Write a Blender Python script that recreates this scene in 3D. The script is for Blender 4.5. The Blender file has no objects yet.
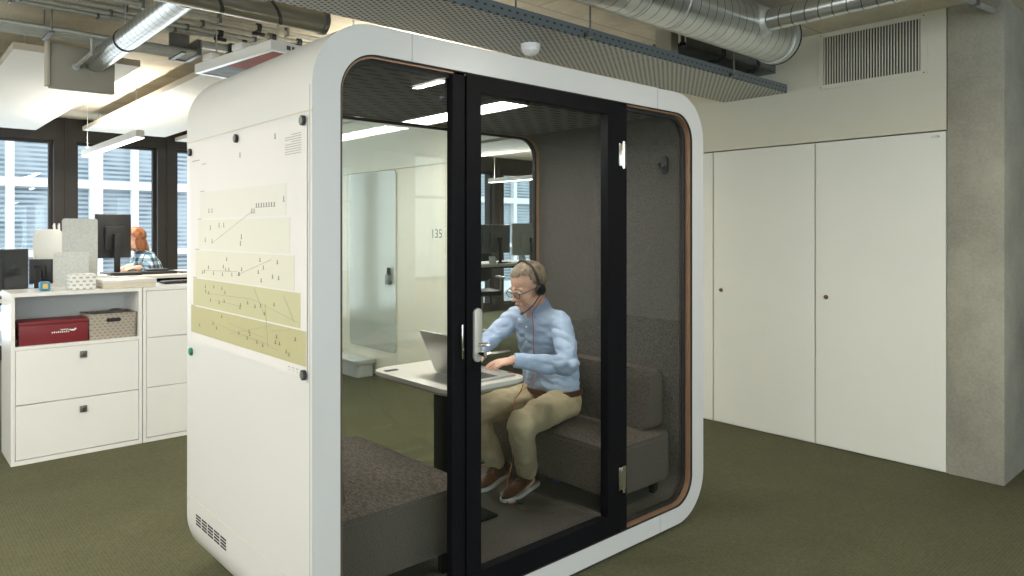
import bpy, bmesh, math, random
from mathutils import Vector, Matrix, noise
random.seed(4)
R = math.radians
S = bpy.context.scene
COL = S.collection

# ------------------------------------------------------------------ materials
def newmat(name):
    m = bpy.data.materials.new(name); m.use_nodes = True
    nt = m.node_tree
    b = nt.nodes.get('Principled BSDF')
    return m, nt, b

def N(nt, t, **kw):
    n = nt.nodes.new(t)
    for k, v in kw.items():
        if hasattr(n, k): setattr(n, k, v)
        else: n.inputs[k].default_value = v
    return n

def paint(name, col, rough=.5, metal=0., var=.06, scale=6., bump=0., bscale=80., spec=.5, coat=0., stretch=(1, 1, 1)):
    m, nt, b = newmat(name)
    tc = N(nt, 'ShaderNodeTexCoord')
    mp = N(nt, 'ShaderNodeMapping'); mp.inputs['Scale'].default_value = stretch
    nt.links.new(tc.outputs['Object'], mp.inputs['Vector'])
    nz = N(nt, 'ShaderNodeTexNoise'); nz.inputs['Scale'].default_value = scale; nz.inputs['Detail'].default_value = 5
    nt.links.new(mp.outputs['Vector'], nz.inputs['Vector'])
    rp = N(nt, 'ShaderNodeValToRGB')
    lo = [max(0, c * (1 - var)) for c in col]; hi = [min(1, c * (1 + var)) for c in col]
    rp.color_ramp.elements[0].position = .3; rp.color_ramp.elements[1].position = .7
    rp.color_ramp.elements[0].color = (*lo, 1); rp.color_ramp.elements[1].color = (*hi, 1)
    nt.links.new(nz.outputs['Fac'], rp.inputs['Fac'])
    nt.links.new(rp.outputs['Color'], b.inputs['Base Color'])
    b.inputs['Roughness'].default_value = rough
    b.inputs['Metallic'].default_value = metal
    b.inputs['Specular IOR Level'].default_value = spec
    b.inputs['Coat Weight'].default_value = coat
    if bump:
        n2 = N(nt, 'ShaderNodeTexNoise'); n2.inputs['Scale'].default_value = bscale; n2.inputs['Detail'].default_value = 3
        nt.links.new(mp.outputs['Vector'], n2.inputs['Vector'])
        bp = N(nt, 'ShaderNodeBump'); bp.inputs['Strength'].default_value = bump; bp.inputs['Distance'].default_value = .01
        nt.links.new(n2.outputs['Fac'], bp.inputs['Height'])
        nt.links.new(bp.outputs['Normal'], b.inputs['Normal'])
    return m

def fabric(name, c1, c2, scale=220., stretch=(1, 1, 1), bump=.5, mottle=.0):
    """woven cloth: two yarn colours in fine streaky noise"""
    m, nt, b = newmat(name)
    tc = N(nt, 'ShaderNodeTexCoord'); mp = N(nt, 'ShaderNodeMapping'); mp.inputs['Scale'].default_value = stretch
    nt.links.new(tc.outputs['Object'], mp.inputs['Vector'])
    nz = N(nt, 'ShaderNodeTexNoise'); nz.inputs['Scale'].default_value = scale; nz.inputs['Detail'].default_value = 2
    nt.links.new(mp.outputs['Vector'], nz.inputs['Vector'])
    rp = N(nt, 'ShaderNodeValToRGB')
    rp.color_ramp.elements[0].position = .38; rp.color_ramp.elements[1].position = .62
    rp.color_ramp.elements[0].color = (*c1, 1); rp.color_ramp.elements[1].color = (*c2, 1)
    nt.links.new(nz.outputs['Fac'], rp.inputs['Fac'])
    nt.links.new(rp.outputs['Color'], b.inputs['Base Color'])
    b.inputs['Roughness'].default_value = .95; b.inputs['Specular IOR Level'].default_value = .15
    bp = N(nt, 'ShaderNodeBump'); bp.inputs['Strength'].default_value = bump; bp.inputs['Distance'].default_value = .003
    nt.links.new(nz.outputs['Fac'], bp.inputs['Height']); nt.links.new(bp.outputs['Normal'], b.inputs['Normal'])
    return m

def m_math(nt, op, a, b=None):
    n = N(nt, 'ShaderNodeMath', operation=op)
    for i, v in enumerate((a, b)):
        if v is None: continue
        if isinstance(v, (int, float)): n.inputs[i].default_value = v
        else: nt.links.new(v, n.inputs[i])
    return n.outputs[0]

def slots(name, col, dark, px, py, w, h, metal=.6, rough=.45, holes=False, ax='XY'):
    """sheet with staggered slots (pattern period px,py ; slot share w,h)"""
    m, nt, b = newmat(name)
    tc = N(nt, 'ShaderNodeTexCoord'); sp = N(nt, 'ShaderNodeSeparateXYZ')
    nt.links.new(tc.outputs['Object'], sp.inputs[0])
    u = m_math(nt, 'DIVIDE', sp.outputs[ax[0]], px); v = m_math(nt, 'DIVIDE', sp.outputs[ax[1]], py)
    row = m_math(nt, 'FLOOR', v)
    u2 = m_math(nt, 'ADD', u, m_math(nt, 'MULTIPLY', row, .5))
    fu = m_math(nt, 'FRACT', u2); fv = m_math(nt, 'FRACT', v)
    mk = m_math(nt, 'MULTIPLY', m_math(nt, 'LESS_THAN', fu, w), m_math(nt, 'LESS_THAN', fv, h))
    mx = N(nt, 'ShaderNodeMix', data_type='RGBA')
    nt.links.new(mk, mx.inputs[0]); mx.inputs[6].default_value = (*col, 1); mx.inputs[7].default_value = (*dark, 1)
    nt.links.new(mx.outputs[2], b.inputs['Base Color'])
    b.inputs['Metallic'].default_value = metal; b.inputs['Roughness'].default_value = rough
    if holes:
        nt.links.new(m_math(nt, 'SUBTRACT', 1., mk), b.inputs['Alpha'])
    return m

def glass(name, tint=(.95, .97, .96), refl=1.0, rough=.0):
    m, nt, b = newmat(name)
    nt.nodes.remove(b)
    out = [n for n in nt.nodes if n.type == 'OUTPUT_MATERIAL'][0]
    tr = N(nt, 'ShaderNodeBsdfTransparent'); tr.inputs['Color'].default_value = (*tint, 1)
    gl = N(nt, 'ShaderNodeBsdfGlossy'); gl.inputs['Roughness'].default_value = rough
    fr = N(nt, 'ShaderNodeFresnel'); ge = N(nt, 'ShaderNodeNewGeometry')
    # same reflectance from both sides of a pane (no total internal reflection inside a thin sheet)
    nt.links.new(m_math(nt, 'SUBTRACT', 1.45, m_math(nt, 'MULTIPLY', ge.outputs['Backfacing'], 1.45 - 1 / 1.45)), fr.inputs['IOR'])
    mu = m_math(nt, 'MULTIPLY', fr.outputs[0], refl)
    mx = N(nt, 'ShaderNodeMixShader')
    nt.links.new(mu, mx.inputs[0]); nt.links.new(tr.outputs[0], mx.inputs[1]); nt.links.new(gl.outputs[0], mx.inputs[2])
    nt.links.new(mx.outputs[0], out.inputs['Surface'])
    return m

def emit(name, col, k):
    m, nt, b = newmat(name)
    b.inputs['Base Color'].default_value = (.9, .9, .9, 1)
    b.inputs['Emission Color'].default_value = (*col, 1); b.inputs['Emission Strength'].default_value = k
    return m

def spiral(name, col, axis, pitch=.075):
    """galvanised spiral-wound sheet: bright zinc with thin seam rings"""
    m, nt, b = newmat(name)
    tc = N(nt, 'ShaderNodeTexCoord'); sp = N(nt, 'ShaderNodeSeparateXYZ')
    nt.links.new(tc.outputs['Object'], sp.inputs[0])
    oth = 'Z'
    s = m_math(nt, 'ADD', m_math(nt, 'DIVIDE', sp.outputs[axis], pitch), m_math(nt, 'MULTIPLY', sp.outputs[oth], 2.2))
    f = m_math(nt, 'FRACT', s)
    seam = m_math(nt, 'LESS_THAN', f, .07)
    nz = N(nt, 'ShaderNodeTexNoise'); nz.inputs['Scale'].default_value = 9; nz.inputs['Detail'].default_value = 4
    nt.links.new(tc.outputs['Object'], nz.inputs['Vector'])
    rp = N(nt, 'ShaderNodeValToRGB')
    rp.color_ramp.elements[0].color = (*[c * .8 for c in col], 1); rp.color_ramp.elements[1].color = (*[min(1, c * 1.15) for c in col], 1)
    nt.links.new(nz.outputs['Fac'], rp.inputs['Fac'])
    mx = N(nt, 'ShaderNodeMix', data_type='RGBA')
    nt.links.new(seam, mx.inputs[0]); nt.links.new(rp.outputs['Color'], mx.inputs[6]); mx.inputs[7].default_value = (.12, .12, .11, 1)
    nt.links.new(mx.outputs[2], b.inputs['Base Color'])
    b.inputs['Metallic'].default_value = .9; b.inputs['Roughness'].default_value = .28
    bp = N(nt, 'ShaderNodeBump'); bp.inputs['Strength'].default_value = .6; bp.inputs['Distance'].default_value = .004
    nt.links.new(seam, bp.inputs['Height']); nt.links.new(bp.outputs['Normal'], b.inputs['Normal'])
    return m

def concrete(name, col, board=None):
    m, nt, b = newmat(name)
    tc = N(nt, 'ShaderNodeTexCoord')
    n1 = N(nt, 'ShaderNodeTexNoise'); n1.inputs['Scale'].default_value = 1.7; n1.inputs['Detail'].default_value = 8; n1.inputs['Roughness'].default_value = .65
    n2 = N(nt, 'ShaderNodeTexNoise'); n2.inputs['Scale'].default_value = 60; n2.inputs['Detail'].default_value = 4
    for n in (n1, n2): nt.links.new(tc.outputs['Object'], n.inputs['Vector'])
    s = m_math(nt, 'ADD', m_math(nt, 'MULTIPLY', n1.outputs['Fac'], .75), m_math(nt, 'MULTIPLY', n2.outputs['Fac'], .25))
    rp = N(nt, 'ShaderNodeValToRGB')
    rp.color_ramp.elements[0].position = .36; rp.color_ramp.elements[1].position = .64
    rp.color_ramp.elements[0].color = (*[c * .72 for c in col], 1); rp.color_ramp.elements[1].color = (*[c * 1.18 for c in col], 1)
    nt.links.new(s, rp.inputs['Fac'])
    last = rp.outputs['Color']
    if board:
        br = N(nt, 'ShaderNodeTexBrick'); br.inputs['Scale'].default_value = 1; br.inputs['Mortar Size'].default_value = .006
        br.inputs['Brick Width'].default_value = board[0]; br.inputs['Row Height'].default_value = board[1]
        br.inputs['Color1'].default_value = (1, 1, 1, 1); br.inputs['Color2'].default_value = (.9, .9, .9, 1); br.inputs['Mortar'].default_value = (.55, .55, .55, 1)
        nt.links.new(tc.outputs['Object'], br.inputs['Vector'])
        mx = N(nt, 'ShaderNodeMix', data_type='RGBA', blend_type='MULTIPLY'); mx.inputs[0].default_value = .8
        nt.links.new(last, mx.inputs[6]); nt.links.new(br.outputs['Color'], mx.inputs[7]); last = mx.outputs[2]
    nt.links.new(last, b.inputs['Base Color'])
    b.inputs['Roughness'].default_value = .85
    bp = N(nt, 'ShaderNodeBump'); bp.inputs['Strength'].default_value = .25; bp.inputs['Distance'].default_value = .01
    nt.links.new(s, bp.inputs['Height']); nt.links.new(bp.outputs['Normal'], b.inputs['Normal'])
    return m

def grid_carpet(name, c1, c2, sc):
    m, nt, b = newmat(name)
    tc = N(nt, 'ShaderNodeTexCoord')
    ck = N(nt, 'ShaderNodeTexVoronoi'); ck.inputs['Scale'].default_value = sc; ck.inputs['Randomness'].default_value = .25
    nt.links.new(tc.outputs['Object'], ck.inputs['Vector'])
    nz = N(nt, 'ShaderNodeTexNoise'); nz.inputs['Scale'].default_value = 3; nz.inputs['Detail'].default_value = 6
    nt.links.new(tc.outputs['Object'], nz.inputs['Vector'])
    rp = N(nt, 'ShaderNodeValToRGB'); rp.color_ramp.elements[0].position = .1; rp.color_ramp.elements[1].position = .75
    rp.color_ramp.elements[0].color = (*c2, 1); rp.color_ramp.elements[1].color = (*c1, 1)
    nt.links.new(ck.outputs['Distance'], rp.inputs['Fac'])
    mx = N(nt, 'ShaderNodeMix', data_type='RGBA', blend_type='MULTIPLY'); mx.inputs[0].default_value = .25
    nt.links.new(rp.outputs['Color'], mx.inputs[6]); nt.links.new(nz.outputs['Fac'], mx.inputs[7])
    nt.links.new(mx.outputs[2], b.inputs['Base Color'])
    b.inputs['Roughness'].default_value = .95; b.inputs['Specular IOR Level'].default_value = .1
    bp = N(nt, 'ShaderNodeBump'); bp.inputs['Strength'].default_value = .7; bp.inputs['Distance'].default_value = .004
    nt.links.new(ck.outputs['Distance'], bp.inputs['Height']); nt.links.new(bp.outputs['Normal'], b.inputs['Normal'])
    return m

def weave(name, c1, c2, period):
    """basket weave / perforated plastic pattern"""
    m, nt, b = newmat(name)
    tc = N(nt, 'ShaderNodeTexCoord'); sp = N(nt, 'ShaderNodeSeparateXYZ'); nt.links.new(tc.outputs['Object'], sp.inputs[0])
    v = m_math(nt, 'DIVIDE', sp.outputs['Z'], period)
    u = m_math(nt, 'ADD', m_math(nt, 'DIVIDE', m_math(nt, 'ADD', sp.outputs['X'], sp.outputs['Y']), period * 1.6), m_math(nt, 'MULTIPLY', m_math(nt, 'FLOOR', v), .5))
    mk = m_math(nt, 'MULTIPLY', m_math(nt, 'LESS_THAN', m_math(nt, 'FRACT', u), .5), m_math(nt, 'LESS_THAN', m_math(nt, 'FRACT', v), .5))
    mx = N(nt, 'ShaderNodeMix', data_type='RGBA'); nt.links.new(mk, mx.inputs[0])
    mx.inputs[6].default_value = (*c1, 1); mx.inputs[7].default_value = (*c2, 1)
    nt.links.new(mx.outputs[2], b.inputs['Base Color']); b.inputs['Roughness'].default_value = .6
    return m

def plaid(name):
    m, nt, b = newmat(name)
    tc = N(nt, 'ShaderNodeTexCoord'); sp = N(nt, 'ShaderNodeSeparateXYZ'); nt.links.new(tc.outputs['Object'], sp.inputs[0])
    fz = m_math(nt, 'LESS_THAN', m_math(nt, 'FRACT', m_math(nt, 'DIVIDE', sp.outputs['Z'], .07)), .5)
    fx = m_math(nt, 'LESS_THAN', m_math(nt, 'FRACT', m_math(nt, 'DIVIDE', m_math(nt, 'ADD', sp.outputs['X'], sp.outputs['Y']), .08)), .5)
    s = m_math(nt, 'MULTIPLY', m_math(nt, 'ADD', fz, fx), .5)
    rp = N(nt, 'ShaderNodeValToRGB'); e = rp.color_ramp.elements
    e[0].color = (.75, .78, .78, 1); e[1].color = (.03, .06, .12, 1); k = e.new(.5); k.color = (.2, .32, .4, 1)
    nt.links.new(s, rp.inputs['Fac']); nt.links.new(rp.outputs['Color'], b.inputs['Base Color']); b.inputs['Roughness'].default_value = .9
    return m

M = dict(
    white=paint('white_lacquer', (.84, .83, .79), .28, var=.015, scale=2, coat=.15),
    podwhite=paint('pod_white_metal', (.585, .59, .575), .3, var=.01, scale=2),
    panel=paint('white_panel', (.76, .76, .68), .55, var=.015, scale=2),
    ceilwhite=paint('raft_white', (.82, .82, .78), .8, var=.01),
    raftedge=paint('raft_edge', (.55, .50, .40), .8, var=.03),
    greybox=paint('baffle_grey', (.36, .34, .28), .8, var=.05),
    black=paint('black_powdercoat', (.006, .006, .0075), .5, var=.1, spec=.08),
    blackp=paint('black_plastic', (.018, .018, .02), .5, var=.1),
    gasket=paint('black_rubber', (.012, .012, .012), .7),
    mull=paint('dark_bronze_panel', (.028, .022, .018), .5, var=.1),
    felt=fabric('grey_brown_felt', (.078, .071, .064), (.160, .146, .133), 170, (1, 1, 1), .4),
    feltceil=None,
    sofa=fabric('taupe_tweed', (.066, .055, .048), (.142, .120, .104), 170, (1, .3, 3), .3),
    podcarpet=fabric('grey_carpet', (.068, .062, .056), (.15, .137, .124), 170, (1, 1, 1), .8),
    carpet=grid_carpet('olive_carpet', (.124, .126, .074), (.060, .062, .037), 65),
    conc=concrete('concrete_ceiling', (.68, .61, .47), (2.6, .9)),
    conccol=concrete('concrete_column', (.33, .315, .255)),
    zinc=paint('zinc', (.52, .54, .51), .4, .6, var=.12, scale=15),
    zincd=paint('zinc_dark', (.2, .21, .2), .45, .7, var=.15, scale=15),
    chrome=paint('chrome', (.75, .74, .7), .15, 1.0, var=.02),
    satin=paint('satin_nickel', (.50, .49, .45), .4, .35, var=.02),
    bronze=paint('lock_bronze', (.25, .17, .1), .35, .9, var=.05),
    copper=paint('copper_wood_trim', (.26, .15, .085), .4, .15, var=.08, scale=20),
    glass=glass('clear_glass', (.93, .95, .94)),
    wglass=glass('window_glass', (.93, .96, .97), .8),
    tabletop=paint('white_laminate', (.72, .68, .62), .35, var=.01),
    tableedge=paint('plywood_edge', (.4, .33, .25), .5),
    led=emit('pod_led', (1, .96, .9), 14),
    lampem=emit('pendant_led', (1, .95, .86), 9),
    alu=paint('laptop_aluminium', (.55, .55, .53), .35, .55, var=.02),
    screen=paint('dark_glossy_screen', (.02, .025, .03), .08, spec=.8),
    keys=paint('laptop_keys', (.03, .03, .03), .5),
    greyfab=fabric('light_grey_felt', (.56, .58, .55), (.64, .66, .63), 90, (1, 1, 1), .2),
    skin=paint('skin', (.70, .41, .30), .5, var=.10, scale=22, bump=.12, bscale=90),
    lips=paint('lip', (.45, .17, .13), .5),
    hair=paint('greying_fair_hair', (.21, .155, .105), .6, var=.45, scale=60, bump=.9, bscale=120, stretch=(1, 1, .3)),
    whair=paint('auburn_hair', (.26, .09, .03), .45, var=.3, scale=40, bump=.8, bscale=60, stretch=(1, 1, .2)),
    shirt=paint('pale_blue_cotton', (.47, .58, .78), .85, var=.05, scale=14, bump=1.0, bscale=12, stretch=(1, 1, 1.8)),
    chino=paint('beige_chino', (.46, .37, .23), .85, var=.06, scale=14, bump=.8, bscale=18),
    leather=paint('cognac_leather', (.085, .028, .011), .42, var=.25, scale=18),
    sole=paint('white_sole', (.6, .57, .5), .6),
    lace=paint('shoe_lace', (.06, .045, .035), .8),
    sock=paint('dark_sock', (.02, .025, .05), .9),
    belt=paint('brown_belt', (.09, .035, .015), .5),
    button=paint('shirt_button', (.75, .78, .8), .4),
    red=paint('oxblood_card', (.17, .012, .018), .5, var=.08),
    redcab=paint('red_cable', (.45, .09, .05), .5),
    basket=weave('grey_basket', (.38, .34, .28), (.25, .22, .18), .02),
    perf=weave('perforated_white', (.78, .78, .74), (.42, .43, .42), .025),
    tubp=paint('milky_plastic', (.62, .64, .62), .3),
    cream=paint('lamp_warmed_white', (.76, .73, .60), .3, var=.015, scale=2, coat=.1), bulk=paint('bulkhead_panel', (.60, .58, .47), .55, var=.02, scale=2),  # cream: white partition panels with warm lamplight put into the colour
    bluec=paint('cyan_plastic', (.03, .22, .4), .35), orange=paint('amber_plastic', (.7, .45, .1), .4),
    paper=paint('poster_paper', (.61, .60, .585), .6, var=.01),
    b1=paint('poster_cream', (.58, .575, .53), .6, var=.01), b2=paint('poster_pale_green', (.57, .57, .495), .6, var=.01),
    b3=paint('poster_light_green', (.56, .555, .465), .6, var=.01), b4=paint('poster_olive', (.43, .42, .255), .6, var=.02),
    b5=paint('poster_olive_deep', (.385, .365, .20), .6, var=.02),
    ink=paint('ink', (.10, .095, .08), .7), inkp=paint('ink_pale', (.30, .29, .25), .7),
    green=paint('green_magnet', (.02, .2, .12), .35),
    boardm=paint('glossy_board', (.52, .55, .50), .12, var=.02, coat=.4),
    plastic=paint('translucent_plastic', (.7, .72, .7), .25), orangep=paint('packet_orange', (.6, .25, .12), .5),
    extw=paint('render_white', (.85, .85, .84), .8, var=.01), extg=None,
    signp=paint('sign_red', (.35, .04, .02), .6, var=.6, scale=5), bluepouch=paint('navy_nylon', (.012, .03, .12), .5),
    plaid=plaid('plaid_cotton'), denim=paint('dark_denim', (.02, .03, .06), .9),
    eyew=paint('eye_white', (.8, .77, .72), .3), iris=paint('iris', (.06, .1, .13), .2),
    asphalt=paint('paving', (.3, .3, .3), .9),
    spX=spiral('spiral_zinc_x', (.58, .60, .58), 'X'), spY=spiral('spiral_zinc_y', (.58, .60, .58), 'Y'),
)
M['tubp'].node_tree.nodes['Principled BSDF'].inputs['Alpha'].default_value = .6
M['feltceil'] = slots('slotted_dark_felt', (.16, .155, .145), (.012, .012, .012), .12, .055, .58, .34, 0, .9)
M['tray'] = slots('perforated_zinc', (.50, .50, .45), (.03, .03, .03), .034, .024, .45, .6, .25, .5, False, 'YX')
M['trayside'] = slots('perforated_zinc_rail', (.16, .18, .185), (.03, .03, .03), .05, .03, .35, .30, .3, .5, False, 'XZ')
def blinds(name):
    m, nt, b = newmat(name)
    tc = N(nt, 'ShaderNodeTexCoord'); sp = N(nt, 'ShaderNodeSeparateXYZ'); nt.links.new(tc.outputs['Object'], sp.inputs[0])
    f = m_math(nt, 'FRACT', m_math(nt, 'DIVIDE', sp.outputs['Z'], .11))
    st = m_math(nt, 'LESS_THAN', f, .5)
    nz = N(nt, 'ShaderNodeTexNoise'); nz.inputs['Scale'].default_value = 1.1; nt.links.new(tc.outputs['Object'], nz.inputs['Vector'])
    rp = N(nt, 'ShaderNodeValToRGB'); rp.color_ramp.elements[0].position = .4; rp.color_ramp.elements[1].position = .6
    rp.color_ramp.elements[0].color = (.13, .18, .22, 1); rp.color_ramp.elements[1].color = (.36, .42, .46, 1)
    nt.links.new(nz.outputs['Fac'], rp.inputs['Fac'])
    mx = N(nt, 'ShaderNodeMix', data_type='RGBA'); nt.links.new(st, mx.inputs[0])
    nt.links.new(rp.outputs['Color'], mx.inputs[6]); mx.inputs[7].default_value = (.44, .48, .50, 1)
    nt.links.new(mx.outputs[2], b.inputs['Base Color']); b.inputs['Roughness'].default_value = .5
    return m
M['blinds'] = blinds('window_blinds')

# ------------------------------------------------------------------ mesh builder
class MB:
    def __init__(s): s.bm = bmesh.new()
    def box(s, x0, x1, y0, y1, z0, z1, bev=0., seg=2, mat=None):
        b = s.bm if not bev else bmesh.new()
        v = [b.verts.new((x, y, z)) for x in (x0, x1) for y in (y0, y1) for z in (z0, z1)]
        for f in ((0, 1, 3, 2), (4, 6, 7, 5), (0, 4, 5, 1), (2, 3, 7, 6), (0, 2, 6, 4), (1, 5, 7, 3)): b.faces.new([v[i] for i in f])
        if bev:
            bmesh.ops.bevel(b, geom=b.edges[:], offset=bev, segments=seg, affect='EDGES', profile=.5)
            mp = {u: s.bm.verts.new(u.co) for u in b.verts}
            for f in b.faces: s.bm.faces.new([mp[u] for u in f.verts])
            b.free()
        return s
    def tube(s, pts, r, seg=12, cap=True):
        """swept tube; r may be a number or one per point"""
        pts = [Vector(p) for p in pts]; n = len(pts)
        rs = r if isinstance(r, (list, tuple)) else [r] * n
        up = Vector((0, 0, 1)); prev = None; rings = []
        for i, p in enumerate(pts):
            t = (pts[min(i + 1, n - 1)] - pts[max(i - 1, 0)]).normalized()
            if prev is None:
                a = t.cross(up)
                if a.length < .05: a = t.cross(Vector((1, 0, 0)))
            else: a = prev - t * prev.dot(t)
            a.normalize(); prev = a; b = t.cross(a)
            rings.append([s.bm.verts.new(p + (a * math.cos(k * 2 * math.pi / seg) + b * math.sin(k * 2 * math.pi / seg)) * rs[i]) for k in range(seg)])
        for i in range(n - 1):
            for k in range(seg):
                s.bm.faces.new((rings[i][k], rings[i][(k + 1) % seg], rings[i + 1][(k + 1) % seg], rings[i + 1][k]))
        if cap:
            s.bm.faces.new(rings[0][::-1]); s.bm.faces.new(rings[-1])
        return s
    def cyl(s, a, b, r, seg=24): return s.tube([a, b], r, seg)
    def prism(s, pts, d, bev=0.):
        """closed polygon extruded by vector d"""
        d = Vector(d); a = [s.bm.verts.new(Vector(p)) for p in pts]; b = [s.bm.verts.new(Vector(p) + d) for p in pts]
        n = len(a); fs = [s.bm.faces.new(a), s.bm.faces.new(b[::-1])]
        for i in range(n): fs.append(s.bm.faces.new((a[i], b[i], b[(i + 1) % n], a[(i + 1) % n])))
        if bev:
            es = list({e for f in fs[:2] for e in f.edges})
            bmesh.ops.bevel(s.bm, geom=es, offset=bev, segments=2, affect='EDGES', profile=.5)
        return s
    def ball(s, c, r, seg=20, rot=None, cut=None):
        r = r if isinstance(r, (list, tuple)) else (r, r, r)
        nv = max(8, seg // 2 + 2); c = Vector(c); nw = s.bm.verts.new; nf = s.bm.faces.new
        def q(x, y, z):
            p = Vector((x * r[0], y * r[1], z * r[2]))
            return nw((rot @ p if rot is not None else p) + c)
        top = q(0, 0, 1); rings = []
        for i in range(1, nv):
            t = math.pi * i / nv; st, ct = math.sin(t), math.cos(t)
            rings.append([q(st * math.cos(2 * math.pi * k / seg), st * math.sin(2 * math.pi * k / seg), ct) for k in range(seg)])
        bot = q(0, 0, -1)
        for k in range(seg):
            k2 = (k + 1) % seg
            nf((top, rings[0][k], rings[0][k2])); nf((bot, rings[-1][k2], rings[-1][k]))
            for a, b in zip(rings, rings[1:]): nf((a[k], b[k], b[k2], a[k2]))
        return s
    def ring(s, outer, inner, d):
        """closed band between two matching outlines, extruded by d"""
        d = Vector(d); n = len(outer)
        A = [s.bm.verts.new(Vector(p)) for p in outer]; B = [s.bm.verts.new(Vector(p)) for p in inner]
        C = [s.bm.verts.new(Vector(p) + d) for p in outer]; D = [s.bm.verts.new(Vector(p) + d) for p in inner]
        for i in range(n):
            j = (i + 1) % n
            s.bm.faces.new((A[i], A[j], B[j], B[i])); s.bm.faces.new((C[i], D[i], D[j], C[j]))
            s.bm.faces.new((A[i], C[i], C[j], A[j])); s.bm.faces.new((B[i], B[j], D[j], D[i]))
        return s
    def xf(s, m):
        for v in s.bm.verts: v.co = m @ v.co
        return s

OFF = {}
def finish(mesh, smooth=True, ang=35):
    bm = bmesh.new(); bm.from_mesh(mesh)
    bmesh.ops.recalc_face_normals(bm, faces=bm.faces)
    if not smooth: bm.to_mesh(mesh); bm.free()
    else:
        for f in bm.faces: f.smooth = True
        for e in bm.edges:
            if len(e.link_faces) == 2: e.smooth = e.calc_face_angle(0) < R(ang)
        bm.to_mesh(mesh); bm.free()

def build(name, mb, mat, parent=None, label=None, cat=None, group=None, kind=None, smooth=True, local=False):
    me = bpy.data.meshes.new(name); mb.bm.to_mesh(me); mb.bm.free()
    finish(me, smooth)
    me.materials.append(M[mat] if isinstance(mat, str) else mat)
    o = bpy.data.objects.new(name, me); COL.objects.link(o)
    if parent is None:
        xs = [v.co for v in me.vertices]
        b = Vector(((min(v.x for v in xs) + max(v.x for v in xs)) / 2, (min(v.y for v in xs) + max(v.y for v in xs)) / 2, min(v.z for v in xs)))
        me.transform(Matrix.Translation(-b)); o.location = b; OFF[o.name] = b
    else:
        o.parent = parent
        off = OFF[parent.name]; OFF[o.name] = off
        if not local: me.transform(Matrix.Translation(-off))
    tag(o, label, cat, group, kind)
    return o

def tag(o, label=None, cat=None, group=None, kind=None):
    if label: o['label'] = label
    if cat: o['category'] = cat
    if group: o['group'] = group
    if kind: o['kind'] = kind
    return o

def thing(name, loc, label, cat, group=None, rz=0.):
    o = bpy.data.objects.new(name, None); COL.objects.link(o)
    o.location = loc; o.rotation_euler = (0, 0, rz); o.empty_display_size = .1
    OFF[o.name] = Vector(loc)
    return tag(o, label, cat, group)

def struct(name, mb, mat, parent=None, **k):
    return build(name, mb, mat, parent, kind='structure' if parent is None else None, **k)

def copy_tree(o, parent=None):
    c = o.copy(); COL.objects.link(c); c.parent = parent
    for ch in list(o.children): copy_tree(ch, c)
    return c

def dup(o, loc, label=None, rz=None):
    c = copy_tree(o); c.location = loc
    if rz is not None: c.rotation_euler = (0, 0, rz)
    if label: c['label'] = label
    return c

def rrect(x0, x1, z0, z1, r, n=10):
    """rounded rectangle outline as (a,b) pairs, counter-clockwise"""
    out = []
    for cx, cz, a0 in ((x1 - r, z0 + r, -90), (x1 - r, z1 - r, 0), (x0 + r, z1 - r, 90), (x0 + r, z0 + r, 180)):
        for k in range(n + 1):
            a = R(a0 + 90 * k / n); out.append((cx + r * math.cos(a), cz + r * math.sin(a)))
    return out
def XZ(pts, y): return [(a, y, b) for a, b in pts]
def XY(pts, z): return [(a, b, z) for a, b in pts]
def YZ(pts, x): return [(x, a, b) for a, b in pts]

def text_mesh(txt, size):
    cu = bpy.data.curves.new('t', 'FONT'); cu.body = txt; cu.size = size; cu.extrude = .0005
    o = bpy.data.objects.new('t', cu); COL.objects.link(o)
    dg = bpy.context.evaluated_depsgraph_get()
    me = bpy.data.meshes.new_from_object(o.evaluated_get(dg))
    bpy.data.objects.remove(o); bpy.data.curves.remove(cu)
    mb = MB(); mb.bm.from_mesh(me); bpy.data.meshes.remove(me)
    return mb

def remesh(mb, voxel, smooth_it=4, fac=.5, disp=None):
    """fuse overlapping closed shapes into one continuous skin"""
    me = bpy.data.meshes.new('tmp'); mb.bm.to_mesh(me); mb.bm.free()
    o = bpy.data.objects.new('tmp', me); COL.objects.link(o)
    m = o.modifiers.new('r', 'REMESH'); m.mode = 'VOXEL'; m.voxel_size = voxel
    if smooth_it:
        k = o.modifiers.new('s', 'SMOOTH'); k.factor = fac; k.iterations = smooth_it
    dg = bpy.context.evaluated_depsgraph_get()
    me2 = bpy.data.meshes.new_from_object(o.evaluated_get(dg))
    bpy.data.objects.remove(o); bpy.data.meshes.remove(me)
    out = MB(); out.bm.from_mesh(me2); bpy.data.meshes.remove(me2)
    if disp:
        out.bm.normal_update()
        mv = [(v, v.normal * disp(v.co)) for v in out.bm.verts]
        for v, d in mv: v.co += d
    return out

def chain(mb, pts, seg=16, step=.35):
    """dense ellipsoids along a polyline; pts = [(pos, radius or (rx,ry,rz)), ...]"""
    P = []
    for p, r in pts:
        r = r if isinstance(r, (list, tuple)) else (r, r, r)
        P.append((Vector(p), Vector(r)))
    for i in range(len(P) - 1):
        (a, ra), (b, rb) = P[i], P[i + 1]
        L = (b - a).length; n = max(2, int(L / (min(min(ra), min(rb)) * step)) + 1)
        for k in range(n + (1 if i == len(P) - 2 else 0)):
            t = k / n
            mb.ball(a.lerp(b, t), tuple(ra.lerp(rb, t)), seg)
    return mb

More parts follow.
